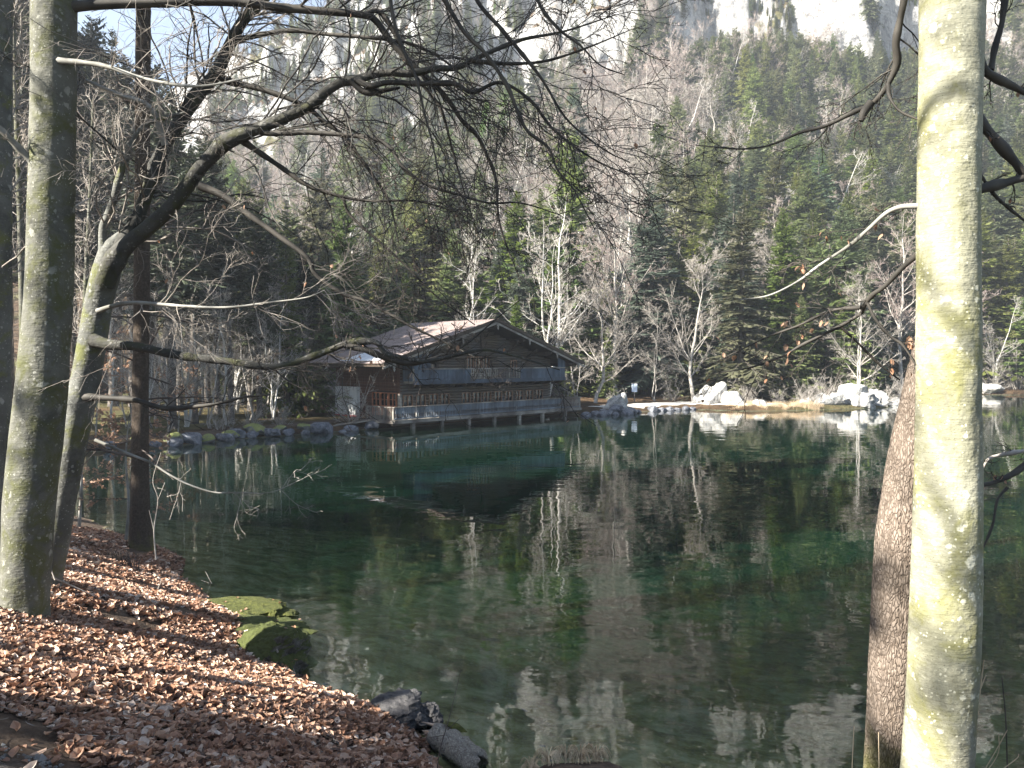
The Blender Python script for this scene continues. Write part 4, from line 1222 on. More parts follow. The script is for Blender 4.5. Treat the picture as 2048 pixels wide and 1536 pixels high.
# big individually placed trunks seen against the dark (px, distance, height)
left_trees = [
 (345, 47, 20.5), (388, 50, 17.5), (462, 50, 15), (520, 54, 15), (575, 56, 14.0), (610, 60, 13.0),
 (415, 60, 21), (300, 52, 24), (268, 60, 26), (540, 64, 15), (490, 66, 17), (330, 68, 24), (640, 72, 12.5),
 (225, 60, 28), (180, 62, 30), (120, 63, 32), (60, 60, 33), (15, 64, 33), (-40, 60, 33), (90, 64, 32), (150, 72, 33), (240, 76, 28), (380, 76, 21), (450, 78, 19), (20, 74, 32),
 (560, 76, 14), (-100, 58, 30), (-60, 70, 30), (205, 66, 31), (600, 80, 14), (510, 84, 17), (420, 88, 20), (300, 88, 26),
 (360, 56, 19), (435, 55, 18), (500, 60, 16), (310, 60, 23), (590, 66, 13.5), (275, 70, 27), (350, 82, 22), (70, 80, 33), (180, 86, 32), (-10, 62, 31), (130, 92, 34), (540, 92, 17)]
names = ['at the left bank beside the path', 'deep in the dark left forest', 'far back in the dark left forest']
for i, (px, d, h) in enumerate(left_trees):
    x = at(px, 768, d).x
    if lake_sd(np.array([x]), np.array([float(d)]))[0] < 1.0: d += 4; x = at(px, 768, d).x
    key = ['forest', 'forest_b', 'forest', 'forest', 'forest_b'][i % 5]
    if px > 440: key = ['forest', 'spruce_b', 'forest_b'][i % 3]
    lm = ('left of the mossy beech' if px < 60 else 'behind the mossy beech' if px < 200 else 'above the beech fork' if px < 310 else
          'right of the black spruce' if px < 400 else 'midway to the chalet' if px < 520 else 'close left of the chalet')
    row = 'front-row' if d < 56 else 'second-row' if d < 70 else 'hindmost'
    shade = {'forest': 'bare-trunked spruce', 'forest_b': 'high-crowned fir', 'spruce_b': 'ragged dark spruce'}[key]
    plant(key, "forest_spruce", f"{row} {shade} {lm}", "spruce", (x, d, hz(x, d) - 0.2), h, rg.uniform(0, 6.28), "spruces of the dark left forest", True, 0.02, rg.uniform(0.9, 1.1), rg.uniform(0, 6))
# leafless understory in front of them
for i, (px, d, h) in enumerate([(335, 45, 8), (372, 48, 9), (420, 47, 8), (455, 49, 9.5), (500, 52, 8), (545, 53, 8.5), (585, 57, 8), (625, 60, 8), (395, 54, 12), (470, 57, 12), (530, 60, 12), (610, 66, 11),
        (310, 47, 10), (290, 44, 7), (255, 46, 9), (230, 43, 8), (665, 64, 8), (560, 58, 11), (350, 60, 14), (430, 66, 15), (500, 72, 14)]):
    x = at(px, 768, d).x
    if lake_sd(np.array([x]), np.array([float(d)]))[0] < 0.6: continue
    lm = 'beyond the inlet' if px < 340 else 'right of the black spruce' if px < 440 else 'halfway to the chalet' if px < 560 else 'close left of the chalet'
    hs = 'low' if h < 8.4 else 'middling' if h < 10.5 else 'tall'
    key = ['understory', 'multi', 'understory', 'tall'][i % 4]
    plant(key, "understory_tree", f"{hs} thin leafless tree {['with tangled twigs', 'with forked pale stems', 'with drooping twigs', 'with one straight pale stem'][i % 4]} {lm}", "tree", (x, d, hz(x, d) - 0.15), h, rg.uniform(0, 6.28), "leafless understory of the left bank", True, 0.05, rg.uniform(0.9, 1.3))
proto_conifer('shade_fir', 'needle_fir', seed=23, Ht=6, Lmax=0.95, nwh=26, per=7, ns=6, bare=0.02, spray=0.18)  # fir added out of view to throw shade on the right trunk's foot
proto_bare('thick', 'bark_grey', 'twig', seed=19, Ht=24, stems=1, n1=22, n2=5, n3=4, n4=0, up=0.5, L1=0.3, clear=0.35, r0=0.36)
# unseen trees left of and behind the camera, placed for the shade they cast
for i, (x, y, h, key) in enumerate([(-3.44, 1.46, 5.8, 'shade_fir'), (-31, 33, 19, 'forest'), (-33, 37.5, 20, 'forest_b'), (-31.5, 41, 18, 'forest'), (-35, 34, 20, 'forest'), (-36, 44, 20, 'forest_b'), (-32, 46.5, 17, 'forest'), (-38, 39, 21, 'forest'), (-30, 28.5, 19, 'forest_b'), (-7.6, 4.7, 24, 'thick'), (-8.2, 0.4, 24, 'thick'), (-12.5, 9.8, 24, 'thick'), (-10.5, -2.6, 24, 'thick'), (-6.0, -3.2, 24, 'thick'), (-13.5, 2.8, 22, 'tall'), (-11.0, 1.2, 20, 'vase'), (-19, -2.0, 25, 'forest_b'), (-18.0, 9.0, 25, 'forest_b'), (-22, -4.0, 26, 'forest_b'),
        (-15.0, 12.5, 24, 'forest'), (-26, 9.5, 26, 'forest'), (-19.5, 17.0, 25, 'forest_b')]):
    plant(key, "shade_tree", f"{dict(thick='thick bare beech', tall='slender bare tree', vase='upswept bare beech', shade_fir='added slim fir', forest='tall spruce', forest_b='tall fir')[key]} unseen off to the left, {'beyond the inlet' if y > 25 else 'shading the near bank'}", "tree", (x, y, hz(x, y) - 0.2), h, i * 1.3, "trees shading the bank", True)
# shrubs along the shores
for i, (px, d, h, lab) in enumerate([(704, 52.2, 4.2, "pale thin-stemmed shrub in front of the white end wall"), (560, 49.5, 2.2, "bare shrub with drooping twigs on the rocks left of the chalet"),
        (500, 48, 2.2, "bare shrub halfway along the shaded bank wall"), (440, 46.5, 2.6, "low bare shrub on the bank wall nearest the dark inlet"), (1232, 69.5, 2.0, "round pale shrub beside the single pale boulder"),
        (1130, 68.5, 3.2, "grey bushy shrub at the right corner of the chalet"), (1490, 74, 2.6, "grey bush between the tall outcrop and the reeds"), (1620, 74.6, 2.2, "grey-tan bush left of the largest outcrop"),
        (1770, 77.5, 3.4, "dense grey bush right of the largest outcrop"), (1815, 79.5, 4.0, "grey thicket at the waterline just left of the twin trunks"), (1560, 74.5, 2.0, "low tan bush behind the reeds"),
        (1345, 77.5, 3.0, "reddish-grey shrub on the leaf-strewn bank"), (1985, 106, 5.5, "pale bush on the bank right of the thick yellow trunk"), (2035, 108, 6, "grey bush at the right edge of the far bank"), (1960, 112, 6, "grey bush half hidden by the thick yellow trunk"),
        (1710, 78.5, 2.6, "small bush growing on top of the largest outcrop"), (1660, 79, 3.5, "pale bush behind the left foot of the largest outcrop")]):
    x = at(px, 768, d).x
    plant('bush', "shrub", lab, "shrub", (x, d, max(hz(x, d), 0.05) - 0.1), h, i * 1.1, None, True)
for i in range(22):
    px = rs.uniform(1480, 1850); d = rs.uniform(73.2, 78.5); x = at(px, 768, d).x
    if lake_sd(np.array([x]), np.array([d]))[0] < 0.4: continue
    plant('bush', "shrub", "grey-tan brushwood " + ("behind the dry reeds" if px < 1620 else "around the largest outcrop" if px < 1760 else "left of the twin trunks"), "shrub", (x, d, hz(x, d) - 0.1), rs.uniform(1.4, 3.2), i * 1.7, "brushwood of the sunlit shore", True)
# dry reeds and grass tufts
def reeds(seed, n, spread, h):
    rg = rng_(seed)
    P = np.zeros((n, 4, 3)); b = rg.normal(0, spread, (n, 2)); b[:, 1] *= 0.4
    ln = rg.uniform(0.5, 1.0, n) * h; lean = rg.normal(0, 0.22, (n, 2))
    for j in range(4):
        s = j / 3
        P[:, j, :2] = b + lean * (s ** 1.6 * ln)[:, None]; P[:, j, 2] = s * ln * (1 - 0.15 * s)
    return tubes(P, np.linspace(0.012, 0.004, 4)[None] * np.ones((n, 1)), 3)
M['reed'] = m_twig('dry_reed', (0.42, 0.31, 0.19), (0.62, 0.50, 0.34))
rd = [mk("reed_tuft", reeds(s, 260, 0.55, 1.5), M['reed']) for s in range(3)]
for i, px in enumerate([1478, 1500, 1522, 1548, 1572, 1596, 1620, 1640, 1530, 1560, 1590, 1510, 1460]):
    d = rs.uniform(70.6, 72.6); x = at(px, 768, d).x
    tag(link("reed_tuft", rd[i % 3], None, (x, d, 0.0), (0, 0, i), rs.uniform(0.4, 0.8)), "tan reed tuft between the two white outcrops", "reeds", "dry reeds at the waterline")
# ------------------------------------------------------------------ foreground trees
def world_line(pts, d0, d1=None, m=None, drift=None):
    """pts: (px, py, radius in px); distances run from d0 to d1"""
    d1 = d0 if d1 is None else d1
    n = len(pts); P = []; Rr = []
    for i, p in enumerate(pts):
        d = d0 + (d1 - d0) * i / (n - 1)
        P.append(at(p[0], p[1], d)); Rr.append(p[2] / 1593.0 * d)
    m = m or n * 6
    c = catmull(P, m)
    r = np.interp(np.linspace(0, n - 1, m), np.arange(n), Rr)
    return c, r

def trunk_mesh(name, c, r, mat, sides=48, seed=0, lump=0.05, fine=0.02, flare=0.0, flare_h=0.5, lobes=5, cell=0.0):
    m = len(c); th = np.arange(sides) * 2 * np.pi / sides
    s = np.concatenate([[0], np.cumsum(np.linalg.norm(np.diff(c, axis=0), axis=1))])
    A, S = np.meshgrid(th, s)
    rr = r[:, None]
    cx, cy = np.cos(A) * 0.9, np.sin(A) * 0.9
    ro = 1 + lump * fbm(cx * 1.2 + seed, cy * 1.2, S * 0.9, oct=3, seed=seed) + fine * fbm(cx * 5, cy * 5, S * 5, oct=4, seed=seed + 5)
    if cell:
        g = np.abs(fbm(cx * 6, cy * 6, S * 5, oct=3, seed=seed + 9)); ro = ro - cell * np.exp(-g * 14)
    if flare:
        ro = ro + flare * np.exp(-S / flare_h) * (0.6 + 0.5 * np.cos(A * lobes + seed) + 0.3 * np.cos(A * 2 + 1))
    v, f = tubes(c[None], r[None], sides, rough=ro[None])
    return mesh_np(name, v, [f], [mat])

def limb(parent, name, pts, d0, d1, mat, sides=8, seed=0, m=None, flare=0.35):
    c, r = world_line([(a_, b_, w_ * 0.88) for a_, b_, w_ in pts], d0, d1, m)
    sl = np.concatenate([[0], np.cumsum(np.linalg.norm(np.diff(c, axis=0), axis=1))])
    rgk = rng_(seed + 900); kn = sum(0.22 * np.exp(-((sl - a_) / (0.03 + 1.5 * r.mean())) ** 2) for a_ in rgk.uniform(0, sl[-1], 7))
    o = link(name, trunk_mesh(name, c, r * (1 + flare * np.exp(-sl / (5 * r[0]))) * (1 + kn), mat, sides, seed, 0.12, 0.07), parent)
    return c, r

def resample(c, r, k):
    s = np.linspace(0, len(c) - 1, k)
    i = np.clip(s.astype(int), 0, len(c) - 2); f = s - i
    return c[i] * (1 - f)[:, None] + c[i + 1] * f[:, None], r[i] * (1 - f) + r[i + 1] * f

def twigs(parent, lines, seed, mat, n1=14, n2=6, n3=4, L=1.4, trop=(0.1, 0, -0.25), plane=(1, 0.5, 0.8), rmin=0.0026, tmin=0.12, ang=48, mat2=None):
    """fine branching spawned along the given limbs; side branches and twigs are two parts"""
    rg = rng_(seed)
    rs_ = [resample(c, r, 12) for c, r in lines]
    P = np.array([a for a, b in rs_]); Rr = np.array([b for a, b in rs_])
    ln_ = np.linalg.norm(np.diff(P, axis=1), axis=2).sum(1)
    per1 = np.maximum(2, np.round(n1 * ln_ / 3.2)).astype(int)
    L = L * np.clip(ln_ / 2.5, 0.35, 1.15)
    Q1, T1, L1 = spawn(P, Rr, rg, per1, L, 9, ang, trop, 0.20, 0.30, tmin=tmin, rmin=rmin * 1.8, plane=plane, dec=0.35)
    T1 = np.minimum(T1, 0.012 + 0 * T1)
    Q2, T2, L2 = spawn(Q1, T1, rg, n2, L1 * 0.6, 7, 40, trop, 0.24, 0.6, tmin=0.1, rmin=rmin * 1.3, plane=plane, dec=0.4)
    link("side_branches", mk("side_branches", join_vf([tubes(Q1, T1, 5), tubes(Q2, T2, 4)]), M[mat]), parent)['kind'] = 'stuff'
    if n3:
        Q3, T3, _ = spawn(Q2, T2, rg, n3, L2 * 0.5, 5, 42, trop, 0.26, 0.7, tmin=0.1, rmin=rmin, plane=plane, dec=0.4)
        link("twigs", mk("twigs", tubes(Q3, T3, 3), M[mat2 or mat]), parent)['kind'] = 'stuff'
        return Q2, Q3
    return Q2, Q2

# dry beech leaves that still hang
def leaf_mesh(name, mat, seed, L=0.075, W=0.045, curl=0.4, res=5):
    rg = rng_(seed); V = []; 
    s = np.linspace(0, 1, res)
    w = W * 0.5 * np.sin(np.pi * s ** 0.85) ** 0.8
    zc = curl * L * (s - 0.5) ** 2 * 2
    for k, t_ in ((-1, 0), (0, 1), (1, 2)):
        for i in range(res):
            V.append((k * w[i], s[i] * L, zc[i] + abs(k) * w[i] * (0.5 + 0.2 * rg.random())))
    V = np.array(V); F = []
    for k in range(2):
        for i in range(res - 1):
            F.append((k * res + i, k * res + i + 1, (k + 1) * res + i + 1, (k + 1) * res + i))
    return mesh_np(name, V, [np.array(F)], [mat])
t = NT('dry_leaf'); n = t.noise(t.co((1, 1, 1)), 30, 3)
col = t.mix(t.math('MULTIPLY', t.objrand(), 0.8), (0.36, 0.19, 0.11), (0.46, 0.33, 0.24))
t.fin(t.mix(t.math('MULTIPLY', n, 0.5), col, (0.20, 0.09, 0.04)), 0.6, None, 0.3)
tr = t.n("BsdfTranslucent"); t.l(col, tr.inputs[0]); mx = t.n("MixShader"); mx.inputs[0].default_value = 0.35
t.l(t.b.outputs[0], mx.inputs[1]); t.l(tr.outputs[0], mx.inputs[2]); t.l(mx.outputs[0], t.out.inputs[0])
M['dry_leaf'] = t.m
LEAF = [leaf_mesh("dry_leaf", M['dry_leaf'], s, curl=0.3 + 0.4 * s / 3) for s in range(3)]
def hang_leaves(parent, Q, n, seed, cond=None, sz=1.0):
    rg = rng_(seed); k = 0
    cand_ = rg.permutation(len(Q))
    for i in cand_:
        p = Q[i, -1]
        if cond is not None and not cond(p): continue
        link("dry_leaf", LEAF[k % 3], parent, p, (rg.uniform(-2.6, -1.0), rg.uniform(-.5, .5), rg.uniform(0, 6.28)), sz * rg.uniform(0.55, 1.1))
        k += 1
        if k >= n: break
def pxof(p):
    return 1024 + 1593 * p[0] / p[1], 720 - 1593 * (p[2] - CAM_H) / p[1]

def sink(pts, d, extra=0.3):
    """continue the trunk line down to below the ground"""
    p = at(pts[0][0], pts[0][1], d)
    return p, hz(p.x, p.y)

# --- mossy beech at the left
T1 = thing("beech_tree", "thick grey-green beech trunk with moss and white lichen, left edge of the leafy bank", "tree", at(50, 1195, 9.7))
T1.location = (0, 0, 0)
def root_thing(label, cat, base, name="beech_tree"):
    """an Empty at the tree's foot; children are given in world coordinates"""
    o = thing(name, label, cat, base)
    return o
def settle(o, base):
    o.location = base
    for c in o.children:
        c.matrix_parent_inverse = Matrix.Translation(-Vector(base))
pts = [(40, 1290, 50), (47, 1200, 47), (53, 1100, 49), (60, 1000, 51), (75, 860, 51), (87, 727, 49), (96, 600, 47), (103, 400, 45), (106, 200, 44), (108, 0, 45), (110, -200, 44), (112, -500, 38), (118, -900, 22)]
c, r = world_line([(a_, b_, w_ * 0.93) for a_, b_, w_ in pts], 9.7, 9.9, 130)
link("trunk", trunk_mesh("trunk", c, r, M['beech_a'], 56, 2, 0.06, 0.012, 0.45, 0.35, 5), T1)
F = []
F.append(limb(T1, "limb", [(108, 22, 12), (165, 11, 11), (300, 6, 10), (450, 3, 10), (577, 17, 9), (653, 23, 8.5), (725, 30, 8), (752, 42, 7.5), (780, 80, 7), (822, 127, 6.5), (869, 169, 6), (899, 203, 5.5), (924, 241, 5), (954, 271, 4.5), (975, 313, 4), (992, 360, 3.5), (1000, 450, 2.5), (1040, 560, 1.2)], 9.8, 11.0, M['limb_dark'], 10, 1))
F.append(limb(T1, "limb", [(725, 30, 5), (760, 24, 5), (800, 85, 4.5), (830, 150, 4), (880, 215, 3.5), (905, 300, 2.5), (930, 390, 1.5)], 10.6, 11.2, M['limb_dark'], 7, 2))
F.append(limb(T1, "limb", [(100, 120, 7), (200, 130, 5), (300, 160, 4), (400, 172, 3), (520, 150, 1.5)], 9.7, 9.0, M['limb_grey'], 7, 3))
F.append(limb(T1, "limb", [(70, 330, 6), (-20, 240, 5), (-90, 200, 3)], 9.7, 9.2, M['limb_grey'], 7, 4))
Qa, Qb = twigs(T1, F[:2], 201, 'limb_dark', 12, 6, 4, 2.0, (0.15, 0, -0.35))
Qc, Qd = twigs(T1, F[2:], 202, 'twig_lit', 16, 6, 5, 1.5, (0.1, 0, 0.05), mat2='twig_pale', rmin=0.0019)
settle(T1, at(47, 1200, 9.7))

# --- leaning grey beech with the arching limbs
T2 = thing("beech_tree", "grey beech leaning right behind the mossy trunk, its limbs arching over the lake", "tree")
pts = [(85, 1230, 30), (98, 1150, 26), (112, 1080, 25), (124, 1010, 24), (136, 938, 25), (152, 850, 27), (169, 770, 28), (185, 680, 27), (199, 600, 26), (213, 545, 27), (226, 500, 24), (236, 478, 13), (241, 464, 4)]
c, r = world_line(pts, 11.0, 10.6, 110)
link("trunk", trunk_mesh("trunk", c, r, M['beech_b'], 44, 5, 0.06, 0.015, 0.5, 0.3, 4), T2)
G = []
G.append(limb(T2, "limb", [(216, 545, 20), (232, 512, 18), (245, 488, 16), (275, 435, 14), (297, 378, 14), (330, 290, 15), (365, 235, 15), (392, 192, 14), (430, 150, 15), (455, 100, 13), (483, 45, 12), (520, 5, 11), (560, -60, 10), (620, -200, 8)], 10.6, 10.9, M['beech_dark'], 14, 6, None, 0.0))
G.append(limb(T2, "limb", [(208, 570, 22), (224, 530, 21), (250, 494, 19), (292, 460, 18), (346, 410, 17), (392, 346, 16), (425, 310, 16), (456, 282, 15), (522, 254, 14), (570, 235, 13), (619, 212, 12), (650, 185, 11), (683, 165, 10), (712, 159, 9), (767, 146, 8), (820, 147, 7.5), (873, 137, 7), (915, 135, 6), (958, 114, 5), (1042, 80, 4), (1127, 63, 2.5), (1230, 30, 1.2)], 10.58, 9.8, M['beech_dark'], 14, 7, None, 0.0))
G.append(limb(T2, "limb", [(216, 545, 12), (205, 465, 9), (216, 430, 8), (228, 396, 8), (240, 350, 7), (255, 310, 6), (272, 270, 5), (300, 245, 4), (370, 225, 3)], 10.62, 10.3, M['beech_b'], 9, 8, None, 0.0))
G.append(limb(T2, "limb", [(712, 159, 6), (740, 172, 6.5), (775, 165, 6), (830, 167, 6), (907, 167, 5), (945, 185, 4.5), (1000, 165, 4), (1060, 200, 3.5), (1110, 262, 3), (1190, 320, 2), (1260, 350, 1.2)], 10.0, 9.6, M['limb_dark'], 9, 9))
G.append(limb(T2, "limb", [(700, 160, 5), (725, 182, 5.5), (752, 183, 6), (775, 180, 4), (800, 175, 2.5)], 10.0, 10.1, M['limb_dark'], 8, 19))
G.append(limb(T2, "limb", [(940, 120, 4.5), (1000, 127, 4), (1085, 123, 3), (1170, 97, 2), (1260, 60, 1)], 9.8, 9.5, M['limb_dark'], 7, 10))
G.append(limb(T2, "limb", [(440, 150, 8), (458, 162, 7), (535, 182, 6), (611, 212, 5), (650, 245, 4.5), (687, 271, 4), (725, 322, 3.5), (760, 372, 3), (780, 406, 2.5), (789, 444, 1.8), (800, 500, 1)], 10.7, 10.9, M['limb_dark'], 8, 11))
G.append(limb(T2, "limb", [(470, 80, 6), (500, 74, 6), (577, 61, 5), (653, 68, 4.5), (746, 76, 4), (830, 90, 3), (900, 130, 2), (960, 190, 1)], 10.8, 10.4, M['limb_dark'], 8, 12))
G.append(limb(T2, "limb", [(470, 268, 7), (500, 292, 6), (556, 330, 5), (619, 372, 4.5), (687, 394, 4), (746, 402, 3), (831, 402, 2.2), (900, 420, 1.2)], 10.4, 10.8, M['limb_dark'], 8, 13))
G.append(limb(T2, "limb", [(520, 262, 6), (547, 267, 6), (619, 265, 5.5), (704, 271, 5), (755, 279, 4.5), (784, 300, 4), (805, 334, 4), (852, 368, 3.6), (916, 389, 3), (979, 406, 2.4), (1042, 406, 1.8), (1120, 430, 1)], 10.3, 9.9, M['limb_dark'], 8, 14))
G.append(limb(T2, "limb", [(687, 394, 3), (700, 430, 3), (763, 487, 2.8), (810, 530, 2.2), (870, 590, 1.8), (950, 650, 1.2)], 10.6, 10.9, M['limb_dark'], 7, 15))
G.append(limb(T2, "limb", [(400, 372, 8), (450, 394, 7), (501, 432, 6), (560, 474, 6), (615, 516, 5.5), (632, 550, 5), (687, 588, 4.5), (738, 605, 4), (814, 648, 3), (900, 690, 2), (960, 720, 1.2)], 10.4, 10.2, M['limb_dark'], 8, 16))
G.append(limb(T2, "limb", [(186, 680, 12), (214, 688, 11), (240, 690, 10), (280, 694, 9.5), (330, 705, 9), (380, 714, 8.5), (420, 718, 8.5), (470, 725, 8.5), (520, 733, 8), (560, 733, 7.5), (600, 722, 7), (660, 700, 7), (700, 685, 7), (740, 683, 6.5), (757, 688, 6.5), (770, 705, 6), (800, 714, 5.5), (850, 722, 5), (905, 712, 4), (970, 700, 3), (1040, 715, 2.2), (1120, 740, 1.2)], 10.6, 9.4, M['beech_dark'], 12, 17))
G.append(limb(T2, "limb", [(690, 690, 6), (730, 700, 5.5), (790, 722, 5.5), (830, 727, 5), (880, 712, 3.5), (930, 690, 2.2), (990, 640, 1.4), (1040, 600, 0.9)], 9.9, 9.7, M['limb_dark'], 8, 27))
G.append(limb(T2, "limb", [(164, 794, 7), (196, 795, 6.5), (230, 797, 6), (270, 800, 6), (310, 812, 5.5), (340, 817, 5.5), (400, 812, 4.5), (440, 806, 3.5), (490, 794, 2.5), (540, 790, 1.2)], 10.7, 10.2, M['limb_dark'], 8, 18))
G.append(limb(T2, "limb", [(196, 622, 5), (225, 612, 4.6), (270, 605, 4), (360, 612, 3.5), (450, 615, 3), (540, 605, 2.4), (612, 595, 1.6), (650, 580, 0.9)], 10.5, 9.6, M['limb_grey'], 7, 28))
G.append(limb(T2, "limb", [(190, 880, 3.4), (250, 905, 3), (300, 925, 2.6), (340, 950, 2.2), (380, 970, 2), (430, 985, 1.8), (480, 985, 1.4), (540, 985, 1.0), (600, 960, .7)], 11.2, 11.0, M['limb_grey'], 7, 29))
G.append(limb(T2, "limb", [(330, 290, 6), (300, 215, 5), (240, 190, 4), (170, 160, 3)], 10.6, 10.2, M['limb_grey'], 7, 30))
heavy = [G[1], G[3], G[5], G[6], G[7], G[8], G[9], G[0]]
Qe, Qf = twigs(T2, heavy, 211, 'limb_dark', 12, 6, 4, 2.0, (0.12, 0, -0.38), tmin=0.25, mat2='twig')
Qg, Qh = twigs(T2, [G[10], G[11], G[12], G[13], G[14]], 212, 'limb_dark', 8, 5, 4, 1.0, (0.1, 0, 0.0), tmin=0.3, mat2='twig')
_ = twigs(T2, [G[16]], 215, 'twig_pale', 9, 4, 3, 0.8, (0.25, 0, 0), tmin=0.4, rmin=0.0018)
Qi, Qj = twigs(T2, [G[2], G[15], G[17], G[0]], 213, 'twig_lit', 15, 6, 5, 1.5, (0.2, 0, 0.0), tmin=0.1, mat2='twig_pale', rmin=0.0019)
hang_leaves(T2, np.concatenate([Qh, Qj]), 34, 5, lambda p: pxof(p)[1] > 380)
hang_leaves(T2, Qf, 18, 6, lambda p: pxof(p)[0] > 700, 0.8)
# extra drooping boughs coming in from above the frame
T2b = thing("beech_tree", "beech whose hanging boughs reach into the picture from above, over the middle of the lake", "tree")
K = []
K.append(limb(T2b, "limb", [(860, -60, 6), (890, 0, 5.5), (928, 63, 5), (970, 106, 4.6), (1013, 169, 4.2), (1034, 220, 3.8), (1055, 262, 3.6), (1097, 296, 3), (1114, 338, 2.6), (1148, 380, 2), (1190, 460, 1.2)], 9.2, 9.0, M['limb_dark'], 7, 31))
K.append(limb(T2b, "limb", [(930, -80, 6), (954, 0, 5), (1000, 55, 4.5), (1043, 106, 4), (1085, 160, 3.2), (1135, 240, 2.4), (1210, 300, 1.6), (1260, 325, 1)], 9.4, 9.2, M['limb_dark'], 7, 32))
K.append(limb(T2b, "limb", [(780, -60, 5), (782, 10, 4.5), (800, 85, 4), (830, 150, 3.4), (850, 230, 2.6), (868, 300, 1.8), (880, 380, 1)], 9.6, 9.4, M['limb_dark'], 7, 33))
K.append(limb(T2b, "limb", [(1060, -60, 5), (1080, 10, 4), (1120, 60, 3.2), (1160, 90, 2.4), (1200, 130, 1.6), (1250, 150, 1)], 9.0, 8.8, M['limb_dark'], 7, 34))
# its own trunk stands outside the picture behind the photographer's left shoulder
c = catmull([(-4.6, -1.0, 3.0), (-4.5, -0.6, 7), (-3.4, 1.0, 11), (-2.0, 4.0, 13.0), (-1.4, 7.6, 12.0), (-1.0, 9.3, 9.3)], 60)
link("trunk", trunk_mesh("trunk", c, np.linspace(0.26, 0.035, 60), M['beech_b'], 16, 9), T2b)
Qk, Ql = twigs(T2b, K, 214, 'limb_dark', 12, 6, 4, 1.5, (0.15, 0, -0.45), tmin=0.05, mat2='twig')
hang_leaves(T2b, Ql, 14, 8)
b0 = at(98, 1150, 11.0); settle(T2, b0)
settle(T2b, Vector((-4.6, -1.0, hz(-4.6, -1.0))))

# --- black spruce trunk at the water's edge
T3 = thing("spruce_tree", "straight dark spruce trunk at the water's edge with a yellow-mossed foot", "tree")
pts = [(288, 1150, 34), (284, 1100, 24), (281, 1040, 20), (280, 960, 17), (280, 850, 16), (282, 700, 15.5), (284, 500, 15), (285, 300, 14.5), (286, 100, 14), (287, -120, 13), (288, -500, 10), (290, -900, 6)]
c, r = world_line(pts, 17.6, 17.9, 110)
link("trunk", trunk_mesh("trunk", c, r, M['bark_spruce'], 28, 8, 0.07, 0.05, 0.8, 0.4, 5, 0.05), T3)
rg = rng_(301)
c2, r2 = resample(c, r, 40)
Q1, R1, L1 = spawn(c2[None], r2[None], rg, 46, 2.1, 6, 85, (0, 0, -0.35), 0.09, 0.16, tmin=0.3, rmin=0.008, dec=0.1, plane=(1, 1, 0.1))
Q2, R2, _ = spawn(Q1, R1, rg, 6, L1 * 0.4, 4, 45, (0, 0, -0.4), 0.14, 0.6, rmin=0.004)
link("dead_branches", mk("dead_branches", join_vf([tubes(Q1, np.minimum(R1, 0.02), 5), tubes(Q2, R2, 3)]), M['twig']), T3)['kind'] = 'stuff'
settle(T3, at(284, 1100, 17.6))

# trunk cut by the left edge, and thin mossy stems behind
for nm, lab, pts, d, mat in (
    ("beech_tree", "dark trunk cut off by the left edge of the picture", [(-6, 1180, 26), (-4, 1000, 24), (-2, 700, 22), (0, 400, 21), (2, 100, 20), (3, -200, 19), (5, -700, 14)], 12.5, 'beech_b'),
    ("mossy_sapling", "slim stem with bright yellow-green moss behind the thick mossy beech", [(48, 900, 7), (46, 700, 6.5), (42, 480, 6), (34, 250, 5), (28, 60, 4), (20, -200, 3)], 24.5, 'beech_a'),
    ("mossy_sapling", "slim mossy stem between the two beech trunks", [(158, 930, 6.5), (160, 820, 6), (166, 700, 5.5), (172, 560, 4.5), (180, 380, 3), (186, 200, 2)], 26.0, 'beech_a')):
    tt = thing(nm, lab, "tree")
    c, r = world_line(pts, d, d, 60)
    zb = hz(c[0][0], c[0][1])
    if c[0][2] > zb:   # reach down to the soil
        c = np.vstack([[c[0][0], c[0][1], zb - 0.3], c]); r = np.concatenate([[r[0] * 1.2], r])
    link("trunk", trunk_mesh("trunk", c, r, M[mat], 20, 4, 0.05, 0.02), tt)
    Q1, Q2 = twigs(tt, [(c[20:], r[20:])], 330 + len(lab), 'twig_pale', 26, 5, 4, 1.5, (0, 0, 0.1), tmin=0.05, mat2='twig_pale', rmin=0.004)
    settle(tt, Vector((c[0][0], c[0][1], zb)))

